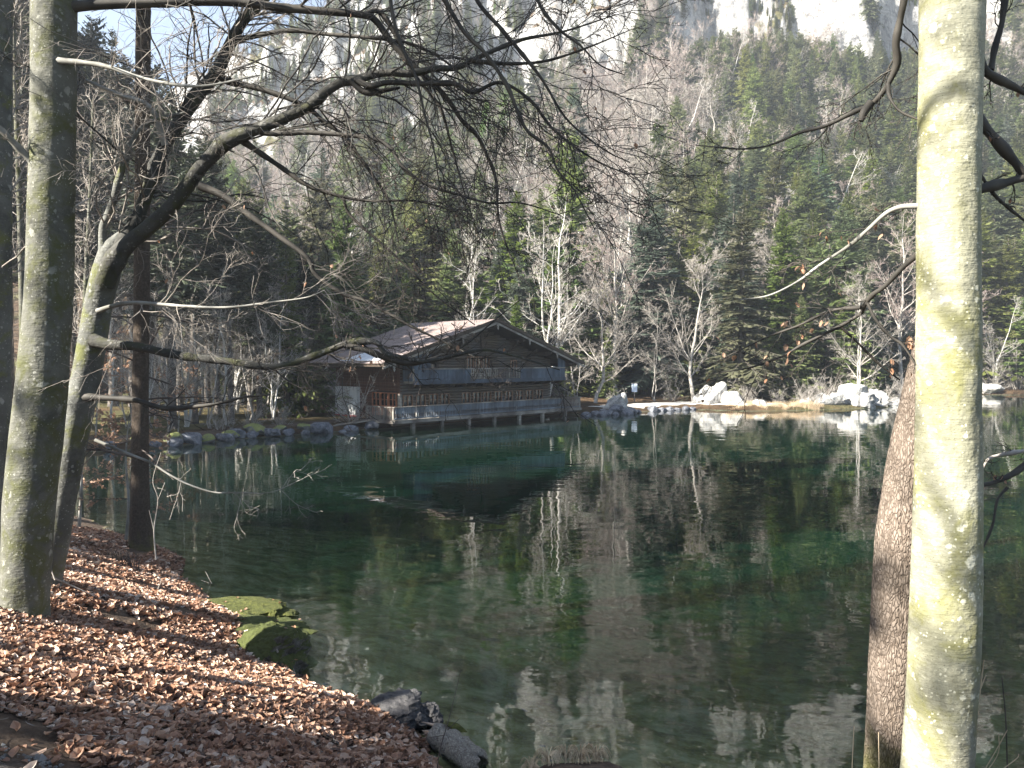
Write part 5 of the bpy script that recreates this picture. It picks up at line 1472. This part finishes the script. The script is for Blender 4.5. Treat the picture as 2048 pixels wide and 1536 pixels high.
# young beech with brown leaves behind the leaning trunk
def brown_beech(label, x, y, h, seed, nleaf, spread=1.0):
    b = thing("young_beech", label, "tree", (x, y, hz(x, y)))
    rg = rng_(seed)
    c = catmull([(0, 0, -0.2), (0.1, 0, h * 0.3), (0.0, 0.1, h * 0.65), (0.15, 0, h)], 20)
    r = np.linspace(0.045, 0.01, 20)
    link("trunk", trunk_mesh("trunk", c, r, M['limb_grey'], 8, seed), b)
    Q1, R1, L1 = spawn(c[None], r[None], rg, 16, 2.0 * spread, 6, 75, (0, 0, -0.05), 0.08, 0.4, tmin=0.25, rmin=0.006, plane=(1, 1, 0.2))
    Q2, R2, L2 = spawn(Q1, R1, rg, 8, L1 * 0.45, 4, 45, (0, 0, -0.05), 0.12, 0.6, rmin=0.004, plane=(1, 1, 0.3))
    link("branches", mk("branches", join_vf([tubes(Q1, R1, 4), tubes(Q2, R2, 3)]), M['twig']), b)['kind'] = 'stuff'
    pi = rg.integers(0, len(Q2), nleaf)
    p, _, tg = lerp_along(Q2, R2, pi, rg.uniform(0.15, 1, nleaf))
    n = nleaf; d = tg + rg.normal(0, 0.6, (n, 3)); d[:, 2] -= 0.4; d /= np.linalg.norm(d, axis=1, keepdims=True)
    w = np.cross(d, rg.normal(size=(n, 3))); w /= np.linalg.norm(w, axis=1, keepdims=True)
    ln = rg.uniform(0.06, 0.11, n)[:, None]
    v, f = quads(p, p + d * ln, w * ln * 0.33, 0 * p)
    link("brown_leaves", mesh_np("brown_leaves", v, [f], [M['dry_leaf']], False), b)['kind'] = 'stuff'
brown_beech("young beech still holding orange-brown leaves, behind the leaning grey trunk", -10.9, 19.9, 4.2, 401, 1500, 1.2)
brown_beech("young beech with rust-brown leaves right beside the black spruce trunk", -9.0, 18.4, 3.0, 402, 700, 0.9)
brown_beech("young beech with dull brown leaves across the inlet", -21.5, 41.0, 5.2, 403, 1500, 1.5)
brown_beech("leafy brown sapling on the bank across the inlet, right of the black spruce", -17.9, 42.5, 4.2, 404, 1100, 1.3)

# --- the two trunks at the right
T4 = thing("beech_tree", "thick sunlit yellow-green beech trunk with white lichen at the right", "tree")
pts = [(1862, 1790, 84), (1870, 1640, 72), (1876, 1536, 68), (1884, 1400, 66), (1889, 1250, 65), (1893, 1100, 63), (1896, 950, 61), (1897, 800, 59), (1897, 600, 57.5), (1896, 400, 57), (1900, 200, 57.5), (1905, 0, 59), (1909, -200, 58), (1915, -600, 50), (1925, -1200, 34)]
c, r = world_line(pts, 6.0, 6.1, 150)
link("trunk", trunk_mesh("trunk", c, r, M['beech_c'], 64, 14, 0.08, 0.022, 0.2, 0.3, 5), T4)
W = []
W.append(limb(T4, "limb", [(1870, -420, 12), (1840, -200, 10), (1822, -80, 8.5), (1808, 0, 7.5), (1800, 40, 7), (1792, 85, 7.5), (1794, 125, 7), (1778, 165, 6), (1760, 192, 6), (1742, 208, 5.5), (1700, 228, 4.5), (1650, 252, 4), (1600, 265, 3.2), (1540, 290, 2.4), (1480, 298, 1.8), (1390, 290, 1.0)], 6.0, 7.0, M['limb_dark'], 10, 41))
W.append(limb(T4, "limb", [(1742, 205, 5), (1728, 225, 4.5), (1722, 242, 4)], 6.5, 6.5, M['limb_dark'], 8, 42))
W.append(limb(T4, "limb", [(1776, 168, 3.5), (1780, 195, 3), (1800, 222, 2.4), (1838, 240, 1.5)], 6.4, 6.2, M['limb_dark'], 7, 43))
W.append(limb(T4, "limb", [(1880, 404, 7), (1838, 411, 6), (1800, 414, 5.5), (1770, 428, 5), (1735, 460, 4.2), (1700, 490, 3.8), (1640, 530, 3), (1600, 560, 2.4), (1540, 590, 1.8), (1480, 600, 1.1)], 6.0, 6.9, M['limb_grey'], 8, 44))
W.append(limb(T4, "limb", [(1885, 488, 7), (1845, 504, 6.5), (1832, 512, 6), (1800, 540, 5.5), (1770, 572, 5.2), (1745, 590, 5), (1728, 612, 4.5), (1720, 628, 4.2), (1680, 652, 3.8), (1640, 672, 3.2), (1600, 692, 3), (1560, 715, 2.5), (1500, 735, 2), (1440, 745, 1.2)], 6.0, 7.2, M['limb_dark'], 8, 45))
W.append(limb(T4, "limb", [(1722, 615, 3.6), (1660, 622, 3), (1600, 650, 2.6), (1540, 672, 2.2), (1480, 700, 1.6), (1400, 740, 1)], 6.4, 7.4, M['limb_dark'], 7, 46))
W.append(limb(T4, "limb", [(1735, 606, 3), (1752, 640, 3), (1780, 672, 2.6), (1805, 690, 2.2), (1832, 730, 1.4)], 6.3, 6.1, M['limb_dark'], 7, 47))
W.append(limb(T4, "limb", [(1680, 652, 2.6), (1720, 690, 2.4), (1760, 730, 2), (1800, 760, 1.5)], 6.8, 6.9, M['limb_dark'], 7, 48))
W.append(limb(T4, "limb", [(1945, 60, 8), (1958, 100, 8), (1968, 138, 9), (1990, 155, 7), (2020, 170, 6), (2060, 192, 5.5), (2120, 230, 4)], 6.0, 6.3, M['limb_dark'], 9, 49))
W.append(limb(T4, "limb", [(1945, 222, 9), (1970, 255, 8.5), (2000, 290, 8), (2030, 325, 8.5), (2052, 348, 9), (2120, 380, 8)], 6.1, 6.2, M['limb_dark'], 9, 50))
W.append(limb(T4, "limb", [(1945, 382, 8), (1975, 374, 7.5), (2010, 366, 8), (2045, 356, 8.5), (2100, 345, 8)], 6.1, 6.2, M['limb_dark'], 9, 51))
W.append(limb(T4, "limb", [(1982, 140, 5), (1990, 95, 5.5), (2003, 50, 6), (2010, 0, 6.5), (2020, -80, 6)], 6.2, 6.3, M['limb_dark'], 8, 52))
W.append(limb(T4, "limb", [(1955, 340, 3), (1985, 385, 3.5), (2010, 410, 3), (2060, 450, 2.4)], 6.2, 6.4, M['limb_dark'], 7, 53))
W.append(limb(T4, "limb", [(2120, 915, 9), (2060, 925, 7), (2030, 945, 6), (2000, 960, 5), (1975, 968, 4), (1950, 970, 2.5)], 7.4, 7.2, M['limb_dark'], 8, 54))
W.append(limb(T4, "limb", [(2120, 895, 5), (2048, 902, 4), (2000, 910, 3.5), (1975, 920, 3), (1958, 955, 2)], 7.5, 7.4, M['twig_pale'], 7, 55))
W.append(limb(T4, "limb", [(2015, 975, 3), (1995, 1000, 2.6), (1985, 1050, 2.4), (1965, 1100, 2.0), (1958, 1130, 1.6), (1968, 1165, 1.0)], 7.3, 7.2, M['limb_dark'], 7, 56))
Qm, Qn = twigs(T4, W[:8], 221, 'limb_dark', 9, 5, 4, 0.85, (-0.1, 0, -0.25), plane=(1, 0.4, 0.9), rmin=0.0018, tmin=0.15, mat2='twig')
Qo, Qp = twigs(T4, W[8:15], 222, 'limb_dark', 10, 5, 4, 0.7, (0, 0, -0.15), plane=(1, 0.4, 0.9), rmin=0.0018, mat2='twig')
hang_leaves(T4, np.concatenate([Qn[:, -1:], Qm[:, -1:]]), 46, 9, lambda p: 380 < pxof(p)[1] < 800, 1.0)
hang_leaves(T4, Qp, 10, 10, None, 0.9)
settle(T4, at(1876, 1560, 6.0))
T5 = thing("rough_barked_tree", "leaning trunk with cracked brown bark and mossy foot, left of the thick yellow trunk", "tree")
pts = [(1766, 1790, 64), (1773, 1640, 53), (1779, 1536, 48), (1783, 1400, 46), (1789, 1250, 46), (1799, 1100, 47), (1810, 1000, 45), (1822, 900, 41), (1842, 800, 38), (1862, 700, 35), (1880, 600, 32), (1892, 450, 29), (1900, 200, 26), (1905, -100, 22), (1912, -600, 12)]
c, r = world_line(pts, 6.55, 6.75, 220)
link("trunk", trunk_mesh("trunk", c, r, M['bark_rough'], 72, 17, 0.05, 0.04, 0.25, 0.3, 5, 0.05), T5)
settle(T5, at(1779, 1560, 6.55))

# ------------------------------------------------------------------ leaf litter and small things of the bank
rg = rng_(500)
t = NT('leaf_litter')
a_ = t.n("Attribute", attribute_name="tone")
col = t.ramp(a_.outputs["Fac"], [(0.0, (0.06, 0.035, 0.025)), (0.25, (0.16, 0.085, 0.055)), (0.5, (0.31, 0.165, 0.10)), (0.75, (0.45, 0.29, 0.20)), (1.0, (0.60, 0.50, 0.42))])
t.fin(col, 0.55, None, 0.4)
tr = t.n("BsdfTranslucent"); t.l(col, tr.inputs[0]); mx = t.n("MixShader"); mx.inputs[0].default_value = 0.15
t.l(t.b.outputs[0], mx.inputs[1]); t.l(tr.outputs[0], mx.inputs[2]); t.l(mx.outputs[0], t.out.inputs[0])
M['litter'] = t.m
N = 60000
d_ = 3.2 + (20 - 3.2) * rg.random(N * 3) ** 0.9
u_ = rg.uniform(-0.75, 0.12, N * 3)
x = u_ * d_; y = d_
ds = lake_sd(x, y); z = H(x, y)
keepp = (ds > -0.12) & (x < -0.25) & ((4.75 - 0.41 * x - y + 0.5 * fbm(x * 1.3, y * 1.3, oct=3, seed=8) < 0) | (rg.random(len(x)) < 0.07)) & (rg.random(len(x)) < np.clip(d_ / 11, 0.35, 1)) & (fbm(x * 1.6, y * 1.6, oct=3, seed=77) > -0.42 - 0.1 * rg.random(len(x)))
x, y, z = x[keepp][:N], y[keepp][:N], z[keepp][:N]; n = len(x)
base = np.stack([x, y, z + rg.uniform(0.004, 0.05, n)], 1)
yaw = rg.uniform(0, 2 * np.pi, n); pit = rg.normal(0, 0.27, n); rol = rg.normal(0, 0.32, n)
L = 0.045 + 0.085 * rg.random(n) ** 1.3; W_ = L * rg.uniform(0.5, 0.75, n); cu = rg.uniform(-0.9, 1.5, n)
tmpl = np.array([(0, -0.5, 0), (-0.28, -0.32, 0.06), (-0.43, -0.05, 0.12), (-0.30, 0.28, 0.10), (0, 0.55, 0.02), (0.30, 0.28, 0.10), (0.43, -0.05, 0.12), (0.28, -0.32, 0.06), (0, -0.05, -0.05), (0, 0.28, -0.04)])
lx_ = tmpl[None, :, 0] * W_[:, None] * 1.2; ly_ = tmpl[None, :, 1] * L[:, None]; lz_ = tmpl[None, :, 2] * L[:, None] * (1 + cu[:, None]) + cu[:, None] * L[:, None] * (tmpl[None, :, 1] ** 2)
lx_ = lx_ + rg.normal(0, 0.004, lx_.shape); lz_ = lz_ + rg.normal(0, 0.004, lz_.shape)
ca, sa_ = np.cos(rol)[:, None], np.sin(rol)[:, None]
x1, z1 = lx_ * ca + lz_ * sa_, -lx_ * sa_ + lz_ * ca
ca, sa_ = np.cos(pit)[:, None], np.sin(pit)[:, None]
y1, z1 = ly_ * ca - z1 * sa_, ly_ * sa_ + z1 * ca
ca, sa_ = np.cos(yaw)[:, None], np.sin(yaw)[:, None]
V = np.stack([x1 * ca - y1 * sa_, x1 * sa_ + y1 * ca, z1], -1) + base[:, None, :]
ft = np.array([(0, 6, 2, 1), (6, 3, 2, 2), (0, 5, 4, 6), (6, 4, 3, 3)])
q4 = np.array([(0, 8, 2, 1), (8, 9, 3, 2), (0, 7, 6, 8), (8, 6, 5, 9)]); q3 = np.array([(9, 4, 3), (9, 5, 4)])
off = (np.arange(n) * 10)[:, None, None]
me = mesh_np("leaf_litter", V.reshape(-1, 3), [(q4[None] + off).reshape(-1, 4), (q3[None] + off).reshape(-1, 3)], [M['litter']], False)
tone = np.clip(rg.normal(0.56, 0.24, n) + 0.2 * fbm(x * 1.5, y * 1.5, oct=2, seed=4), 0, 1)
fattr(me, "tone", np.repeat(tone, 10))
tag(link("leaf_litter", me), "dense carpet of dry brown beech leaves covering the sloping near bank", "leaves", None, "stuff")
# small fallen sticks among the leaves
ns_ = 420; xk = rg.uniform(-0.7, 0.05, ns_) ; yk = rg.uniform(4.2, 15, ns_); xk = xk * yk
kk = lake_sd(xk, yk) > 0.1; xk, yk = xk[kk], yk[kk]; ns_ = len(xk)
P = np.zeros((ns_, 4, 3)); aa = rg.uniform(0, 6.28, ns_); ll = rg.uniform(0.08, 0.45, ns_)
for j in range(4):
    P[:, j, 0] = xk + np.cos(aa) * ll * (j / 3 - 0.5) + rg.normal(0, 0.012, ns_); P[:, j, 1] = yk + np.sin(aa) * ll * (j / 3 - 0.5) + rg.normal(0, 0.012, ns_)
P[:, :, 2] = H(P[:, :, 0], P[:, :, 1]) + rg.uniform(0.03, 0.06, (ns_, 4))
tag(link("fallen_twigs", mk("fallen_twigs", tubes(P, np.linspace(1, 0.6, 4)[None] * rg.uniform(0.002, 0.006, (ns_, 1)), 4), M['twig_pale'])), "small dry sticks scattered among the brown leaves of the near bank", "twigs", None, "stuff")
# pebbles of the path corner
M['pebble'] = m_twig('pebble', (0.07, 0.068, 0.063), (0.26, 0.25, 0.235))  # darker gravel copy with the path corner's shade in its colour
n = 5200
xp = rg.uniform(-0.72, -0.1, n * 4); yp = rg.uniform(3.0, 7.5, n * 4); xp = xp * yp
zp = H(xp, yp); k_ = 4.3 - 0.41 * xp - yp + 0.4 * fbm(xp, yp, oct=2, seed=3) > 0; xp, yp, zp = xp[k_][:n], yp[k_][:n], zp[k_][:n]; n = len(xp)
oc = np.array([(1, 0, 0), (0, 1, 0), (-1, 0, 0), (0, -1, 0), (0, 0, 0.7), (0, 0, -0.7)])
fo = np.array([(0, 1, 4), (1, 2, 4), (2, 3, 4), (3, 0, 4), (1, 0, 5), (2, 1, 5), (3, 2, 5), (0, 3, 5)])
sz = rg.uniform(0.006, 0.026, n) * (1 + 1.2 * (rg.random(n) > 0.95))
V = oc[None] * sz[:, None, None] * rg.uniform(0.6, 1.3, (n, 6, 3)) + np.stack([xp, yp, zp + 0.004], 1)[:, None]
me = mesh_np("path_pebbles", V.reshape(-1, 3), [(fo[None] + (np.arange(n) * 6)[:, None, None]).reshape(-1, 3)], [M['pebble']], False)
tag(link("path_pebbles", me), "scattered grey-white pebbles on the shade-darkened trodden path at the lower left corner", "pebbles", None, "stuff")

# mossy stones and lumps at the water's edge
M['moss_stone'] = m_rock('moss_stone', (0.07, 0.065, 0.055), (0.16, 0.15, 0.13), (0.035, 0.042, 0.009), 1.3, (0.025, 0.02, 0.018), 4.0)
t = NT('moss'); v = t.world(); n_ = t.noise(v, 14, 6, 0.7)
M['moss'] = t.fin(t.ramp(n_, [(0.3, (0.025, 0.03, 0.007)), (0.55, (0.065, 0.072, 0.016)), (0.75, (0.13, 0.125, 0.035))]), 0.95, t.bump(t.noise(v, 60, 5), 0.9, 0.02))
def mossy(name, label, px, py, d, s, sx=1.0, sz=0.7, seed=3, mat='moss', z=None, tilt=0, cat='rock', rz=0.0):
    p = at(px, py, d)
    me = rock_mesh(name, M[mat], seed, 5, 0.75, 1.0, facet=False)
    vv = np.empty(len(me.vertices) * 3); me.vertices.foreach_get("co", vv); vv = vv.reshape(-1, 3)
    vv *= (1 + 0.09 * fbm(vv[:, 0] * 4, vv[:, 1] * 4, vv[:, 2] * 4, oct=4, seed=seed) + 0.035 * fbm(vv[:, 0] * 16, vv[:, 1] * 16, vv[:, 2] * 16, oct=3, seed=seed + 1))[:, None]
    me.vertices.foreach_set("co", vv.ravel().astype(np.float32)); me.update()
    o = link(name, me, None, (p.x, d, (p.z if z is None else z)), (tilt, 0, rz), (s * sx, s, s * sz))
    return tag(o, label, cat)
mossy("mossy_rock", "square-fronted rock thick with bright green moss where the leaves meet the water", 532, 1312, 11.5, 0.50, 1.1, 0.85, 61, 'moss_stone')
mossy("mossy_rock", "flat tongue of yellow-green moss reaching into the water at the end of the shadow", 455, 1226, 13.2, 0.75, 1.3, 0.22, 62)
mossy("mossy_rock", "small pointed mossy stump top between the moss tongue and the mossy rock", 546, 1246, 12.9, 0.16, 0.9, 1.5, 63, tilt=-0.3)
mossy("mossy_rock", "dark round stone with green rim just beyond the moss tongue", 497, 1226, 13.4, 0.2, 1.2, 0.7, 64, 'rock_moss')
mossy("mossy_rock", "low mossy step in the shadow between the leaves and the mossy rock", 500, 1268, 12.2, 0.6, 1.3, 0.3, 66, 'moss_stone')
# a few leaves blown onto the moss
from mathutils.bvhtree import BVHTree
for o in [q for q in C.objects if q.name.startswith('mossy_rock')]:
    Mw = Matrix.LocRotScale(o.location, o.rotation_euler, o.scale)
    tree = BVHTree.FromPolygons([Mw @ q.co for q in o.data.vertices], [tuple(q.vertices) for q in o.data.polygons])
    for k in range(int(26 * o.scale.x)):
        hit = tree.ray_cast(Vector((o.location.x + rs.uniform(-1, 1) * o.scale.x, o.location.y + rs.uniform(-1, 1) * o.scale.y, 5)), Vector((0, 0, -1)))
        if hit[0] is not None and hit[1].z > 0.5:
            lf = link("fallen_leaf", LEAF[k % 3], o); lf.matrix_parent_inverse = Mw.inverted(); lf.matrix_basis = Matrix.Translation(hit[0] + Vector((0, 0, 0.008))) @ Matrix.Rotation(rs.uniform(0, 6.28), 4, 'Z') @ Matrix.Rotation(rs.uniform(-.3, .3), 4, 'X') @ Matrix.Scale(rs.uniform(0.8, 1.2), 4)
# the piece of trunk and dark roots near the bottom
def log_piece(name, label, a, b, r0, r1, mat, seed, cat='log'):
    c = catmull([a, (Vector(a) + Vector(b)) / 2 + Vector((0, 0, 0.03)), b], 24)
    rgl = rng_(seed); rl = np.linspace(r0, r1, 24) * (1 + 0.06 * rgl.normal(size=24)); rl[0] *= 0.55; rl[-1] *= 0.72; rl[-2] *= 0.9
    v, f = tubes(c[None], rl[None], 28, rough=(1 + 0.10 * fbm(np.cos(np.arange(28) * .2244)[None] * 2 + 0 * np.arange(24)[:, None], np.sin(np.arange(28) * .2244)[None] * 2 + 0 * np.arange(24)[:, None], np.arange(24)[:, None] * 0.3 + 0 * np.arange(28)[None], oct=3, seed=seed))[None])
    th_ = np.linalg.norm(Vector(b) - Vector(a)); ax_ = np.array((Vector(b) - Vector(a)).normalized())
    v = v + 0.035 * (r0 / 0.17) * fbm(v[:, 0] * 9, v[:, 1] * 9, v[:, 2] * 9, oct=4, seed=seed + 1)[:, None] * rgl.normal(size=3)
    v[:28] += ax_ * rgl.normal(0, 0.04, 28)[:, None] * (r0 / 0.17); v[-28:] += ax_ * rgl.normal(0, 0.06, 28)[:, None] * (r0 / 0.17)
    n0 = len(v); v = np.vstack([v, c[0], c[-1]])
    caps = [(i, (i + 1) % 28, n0) for i in range(28)] + [(n0 - 28 + (i + 1) % 28, n0 - 28 + i, n0 + 1) for i in range(28)]
    me = mesh_np(name, v, [f, np.array(caps)], [M[mat]])
    return tag(link(name, me), label, cat)
M['bark_log'] = m_rough_bark('log_bark', (0.20, 0.18, 0.15), (0.46, 0.43, 0.37))
lg = log_piece("broken_log", "short broken log with scaly pale bark lying at the waterline near the bottom", at(868, 1468, 9.3), at(958, 1535, 8.7), 0.14, 0.17, 'bark_log', 5)
rgs = rng_(77); Ps = np.zeros((22, 4, 3)); a0 = np.array(at(872, 1470, 9.3))
for j in range(4):
    Ps[:, j] = a0 + np.array([0.05, -0.05, 0.0]) + rgs.normal(0, 0.05, (22, 3)) * (1 if j == 0 else 0)
dirs = np.stack([rgs.normal(-0.9, 0.25, 22), rgs.normal(0.1, 0.25, 22), rgs.normal(0.0, 0.25, 22)], 1); l0 = rgs.uniform(0.08, 0.26, 22)
for j in range(1, 4): Ps[:, j] = Ps[:, 0] + dirs * (l0 * j / 3)[:, None]
M['broken_wood'] = m_wood('broken_wood', (0.30, 0.21, 0.15), (0.48, 0.37, 0.28), None, (6, 6, 6))
link("broken_end", mk("broken_end", tubes(Ps, np.linspace(0.035, 0.004, 4)[None] * np.ones((22, 1)), 4), M['broken_wood']), lg)
cap = link("moss_cap", rock_mesh("moss_cap", M['moss'], 71, 3, 0.4, 1.0), lg, tuple(at(912, 1452, 9.2)), (0, 0.3, -0.3), (0.15, 0.07, 0.035))
log_piece("fallen_branch", "old grey branch lying in the leaves left of the broken log", at(652, 1502, 8.6), at(850, 1528, 8.7), 0.035, 0.03, 'bark_log', 6, 'branch')
mossy("dark_rock", "dark wet rock with a violet sheen half hidden behind the broken log", 800, 1425, 9.9, 0.42, 1.0, 0.5, 67, 'rock_dark')
mossy("dark_rock", "black hollow stone at the waterline behind the broken log", 858, 1432, 9.8, 0.2, 1.0, 0.9, 68, 'rock_dark')
mossy("dark_rock", "small black stone poking out beyond the dark wet rock", 822, 1392, 10.4, 0.13, 1.2, 0.6, 69, 'rock_dark')
# drowned stones seen through the shallow water
for i in range(22):
    px, d = rs.uniform(640, 1180), rs.uniform(8.9, 12.4)
    x = at(px, 1400, d).x
    if lake_sd(np.array([x]), np.array([d]))[0] > -0.12: continue
    z = hz(x, d); s = rs.uniform(0.08, 0.30)
    rock([RM, RB][i % 2][i % 4], "submerged_stone", "rounded stone under the shallow water off the broken log", x, d, s, 0.8, "stones under the shallow water", z - 0.03 - 0.4 * s)
# sticks, stems and twigs on and by the bank
def stick(name, label, lines, r0, r1, mat, cat, group=None):
    o = thing(name, label, cat, (0, 0, 0), group=group)
    parts = []
    for k, ln in enumerate(lines):
        c = catmull(ln, 10 + 4 * len(ln)); rr_ = np.linspace(r0 * (1 if k == 0 else 0.6), r1, len(c))
        parts.append((c, rr_)); link("stem", mk("stem", tubes(c[None], rr_[None], 6), M[mat]), o)
    settle(o, Vector(lines[0][0]))
    return o
A_ = at
stick("fallen_stick", "long pale stick lying on the leafy slope right of the mossy beech foot", [[A_(92, 1150, 10.6), A_(135, 1168, 10.8), A_(180, 1188, 10.9), A_(232, 1212, 11.2)], [A_(110, 1160, 10.6), A_(100, 1135, 10.6), A_(88, 1120, 10.6)]], 0.014, 0.006, 'twig_pale', 'stick')
stick("white_twig", "crooked white twig hanging down the front of the mossy rock", [[A_(548, 1288, 11.2), A_(562, 1315, 11.2), A_(580, 1326, 11.2), A_(592, 1350, 11.1)]], 0.016, 0.006, 'twig_pale', 'twig')
stick("dry_stem", "tall forked pale stem right of the thick yellow trunk at the bottom", [[A_(1932, 1600, 6.3), A_(1940, 1500, 6.3), A_(1955, 1420, 6.3), A_(1968, 1320, 6.3)], [A_(1953, 1440, 6.3), A_(1940, 1375, 6.3)], [A_(1960, 1380, 6.3), A_(1972, 1350, 6.3)]], 0.008, 0.004, 'reed', 'plant stem')
stick("dry_stem", "low spreading brown stems in the bottom right corner", [[A_(1940, 1580, 6.4), A_(1975, 1530, 6.4), A_(2015, 1460, 6.4)], [A_(1960, 1560, 6.4), A_(1995, 1510, 6.4), A_(1998, 1468, 6.4)], [A_(1975, 1560, 6.4), A_(2030, 1520, 6.4), A_(2038, 1508, 6.4)]], 0.006, 0.003, 'reed', 'plant stem')
stick("dry_stem", "thin upright dark stem near the right edge over the water", [[A_(2016, 1600, 6.8), A_(2012, 1450, 6.8), A_(2004, 1355, 6.8)]], 0.006, 0.004, 'twig', 'plant stem')
stick("dry_stem", "thin pale stem in front of the cracked brown bark", [[A_(1756, 1600, 6.0), A_(1758, 1540, 6.0), A_(1757, 1465, 6.0)]], 0.004, 0.003, 'reed', 'plant stem')
stick("dry_stem", "thin pale stem just left of the cracked brown trunk", [[A_(1703, 1620, 6.2), A_(1704, 1540, 6.2), A_(1708, 1452, 6.2)]], 0.005, 0.003, 'reed', 'plant stem')
stick("dry_stem", "dark wiry stem rising in front of the broken log", [[A_(872, 1560, 8.2), A_(880, 1500, 8.2), A_(900, 1430, 8.3), A_(922, 1340, 8.4)], [A_(895, 1460, 8.2), A_(918, 1438, 8.2)], [A_(890, 1470, 8.2), A_(862, 1475, 8.2)]], 0.008, 0.003, 'twig', 'plant stem')
stick("white_twig", "bleached branched twig standing in the water beside the black spruce foot", [[A_(312, 1120, 15.8), A_(308, 1060, 16), A_(316, 1000, 16), A_(306, 960, 16), A_(322, 905, 16)], [A_(316, 1000, 16), A_(330, 965, 16)], [A_(308, 1060, 16), A_(298, 1020, 16)]], 0.016, 0.006, 'twig_pale', 'twig')
stick("white_twig", "small bleached twig where the leafy slope dips into the brown inlet", [[A_(320, 1212, 13.2), A_(316, 1180, 13.3), A_(322, 1160, 13.3), A_(306, 1145, 13.3)]], 0.011, 0.005, 'twig_pale', 'twig')
stick("water_twig", "two crossed thin twigs poking out of the inlet water", [[A_(424, 1168, 15.95), A_(411, 1143, 15.95)], [A_(424, 1168, 15.95), A_(401, 1160, 15.95)]], 0.009, 0.004, 'twig_pale', 'twig')
rd2 = mk("reed_tuft", reeds(9, 40, 0.16, 0.35), M['twig'])
for i, (px, d, lab) in enumerate([(262, 14.9, "brown grass tuft where the bank dips to the inlet"), (240, 15.6, "brown grass tuft left of the inlet dip")]):
    x = A_(px, 1200, d).x; tag(link("grass_tuft", rd2, None, (x, d, hz(x, d)), (0, 0, i)), lab, "grass tuft")
# pale curled dead fern clumps along the lower edge
for i, (px, d) in enumerate([(1062, 8.55), (1095, 8.5), (1130, 8.6), (1160, 8.5), (1190, 8.6)]):
    rg2 = rng_(600 + i); n = 60
    P = np.zeros((n, 6, 3)); a = rg2.uniform(0, 6.28, n); ln = rg2.uniform(0.06, 0.17, n)
    for j in range(6):
        q = j / 5; P[:, j, 0] = np.cos(a) * ln * q; P[:, j, 1] = np.sin(a) * ln * q; P[:, j, 2] = ln * np.sin(q * 2.8) * 0.9 + 0.02
    x = A_(px, 1530, d).x
    tag(link("dead_fern", mk("dead_fern", tubes(P, np.linspace(0.005, 0.003, 6)[None] * np.ones((n, 1)), 3), M['reed']), None, (x, d - 0.15, max(hz(x, d - 0.15), 0.0))), f"{['first', 'second', 'middle', 'fourth', 'last'][i]} pale curled clump of dead plants along the bottom edge, from the broken log", "plant", "dead plants along the bottom edge")

# ------------------------------------------------------------------ air
if True:
    t = NT('haze_air'); t.t.nodes.remove(t.b)
    pv = t.n("VolumePrincipled"); pv.inputs["Density"].default_value = HAZE if 'HAZE' in globals() else 0.0007
    pv.inputs["Color"].default_value = (0.86, 0.92, 1.0, 1); pv.inputs["Anisotropy"].default_value = 0.35
    t.l(pv.outputs[0], t.out.inputs["Volume"])
    hb = MB().box(-1400, 1400, -40, 606, -8, 262).build("haze", t.m)
    tag(hb, "thin pale air haze over the lake and slope", None, None, "stuff")

# ------------------------------------------------------------------ tell look-alikes apart by where they stand
bpy.context.view_layer.update()
ORD = ['leftmost', 'second', 'third', 'fourth', 'fifth', 'sixth', 'seventh', 'eighth', 'ninth', 'tenth', 'eleventh', 'twelfth', 'thirteenth', 'fourteenth', 'fifteenth', 'sixteenth', 'seventeenth', 'eighteenth', 'nineteenth', 'twentieth']
CNT = ['none', 'one', 'two', 'three', 'four', 'five', 'six', 'seven', 'eight', 'nine', 'ten', 'eleven', 'twelve', 'thirteen', 'fourteen', 'fifteen', 'sixteen', 'seventeen', 'eighteen', 'nineteen', 'twenty']
byl = {}
for o in C.objects:
    if o.parent is None and 'label' in o and 'category' in o:
        byl.setdefault(o['label'], []).append(o)
for lab, obs in byl.items():
    n = len(obs)
    if 1 < n <= 20:
        obs.sort(key=lambda q: q.location.x / max(q.location.y, 1))
        for i, o in enumerate(obs):
            w = 'leftmost' if i == 0 else 'rightmost' if i == n - 1 else ORD[i] + ' from left'
            o['label'] = f"{lab}, {w} of {CNT[n]}"
    elif n > 20:
        print("shared", n, lab)
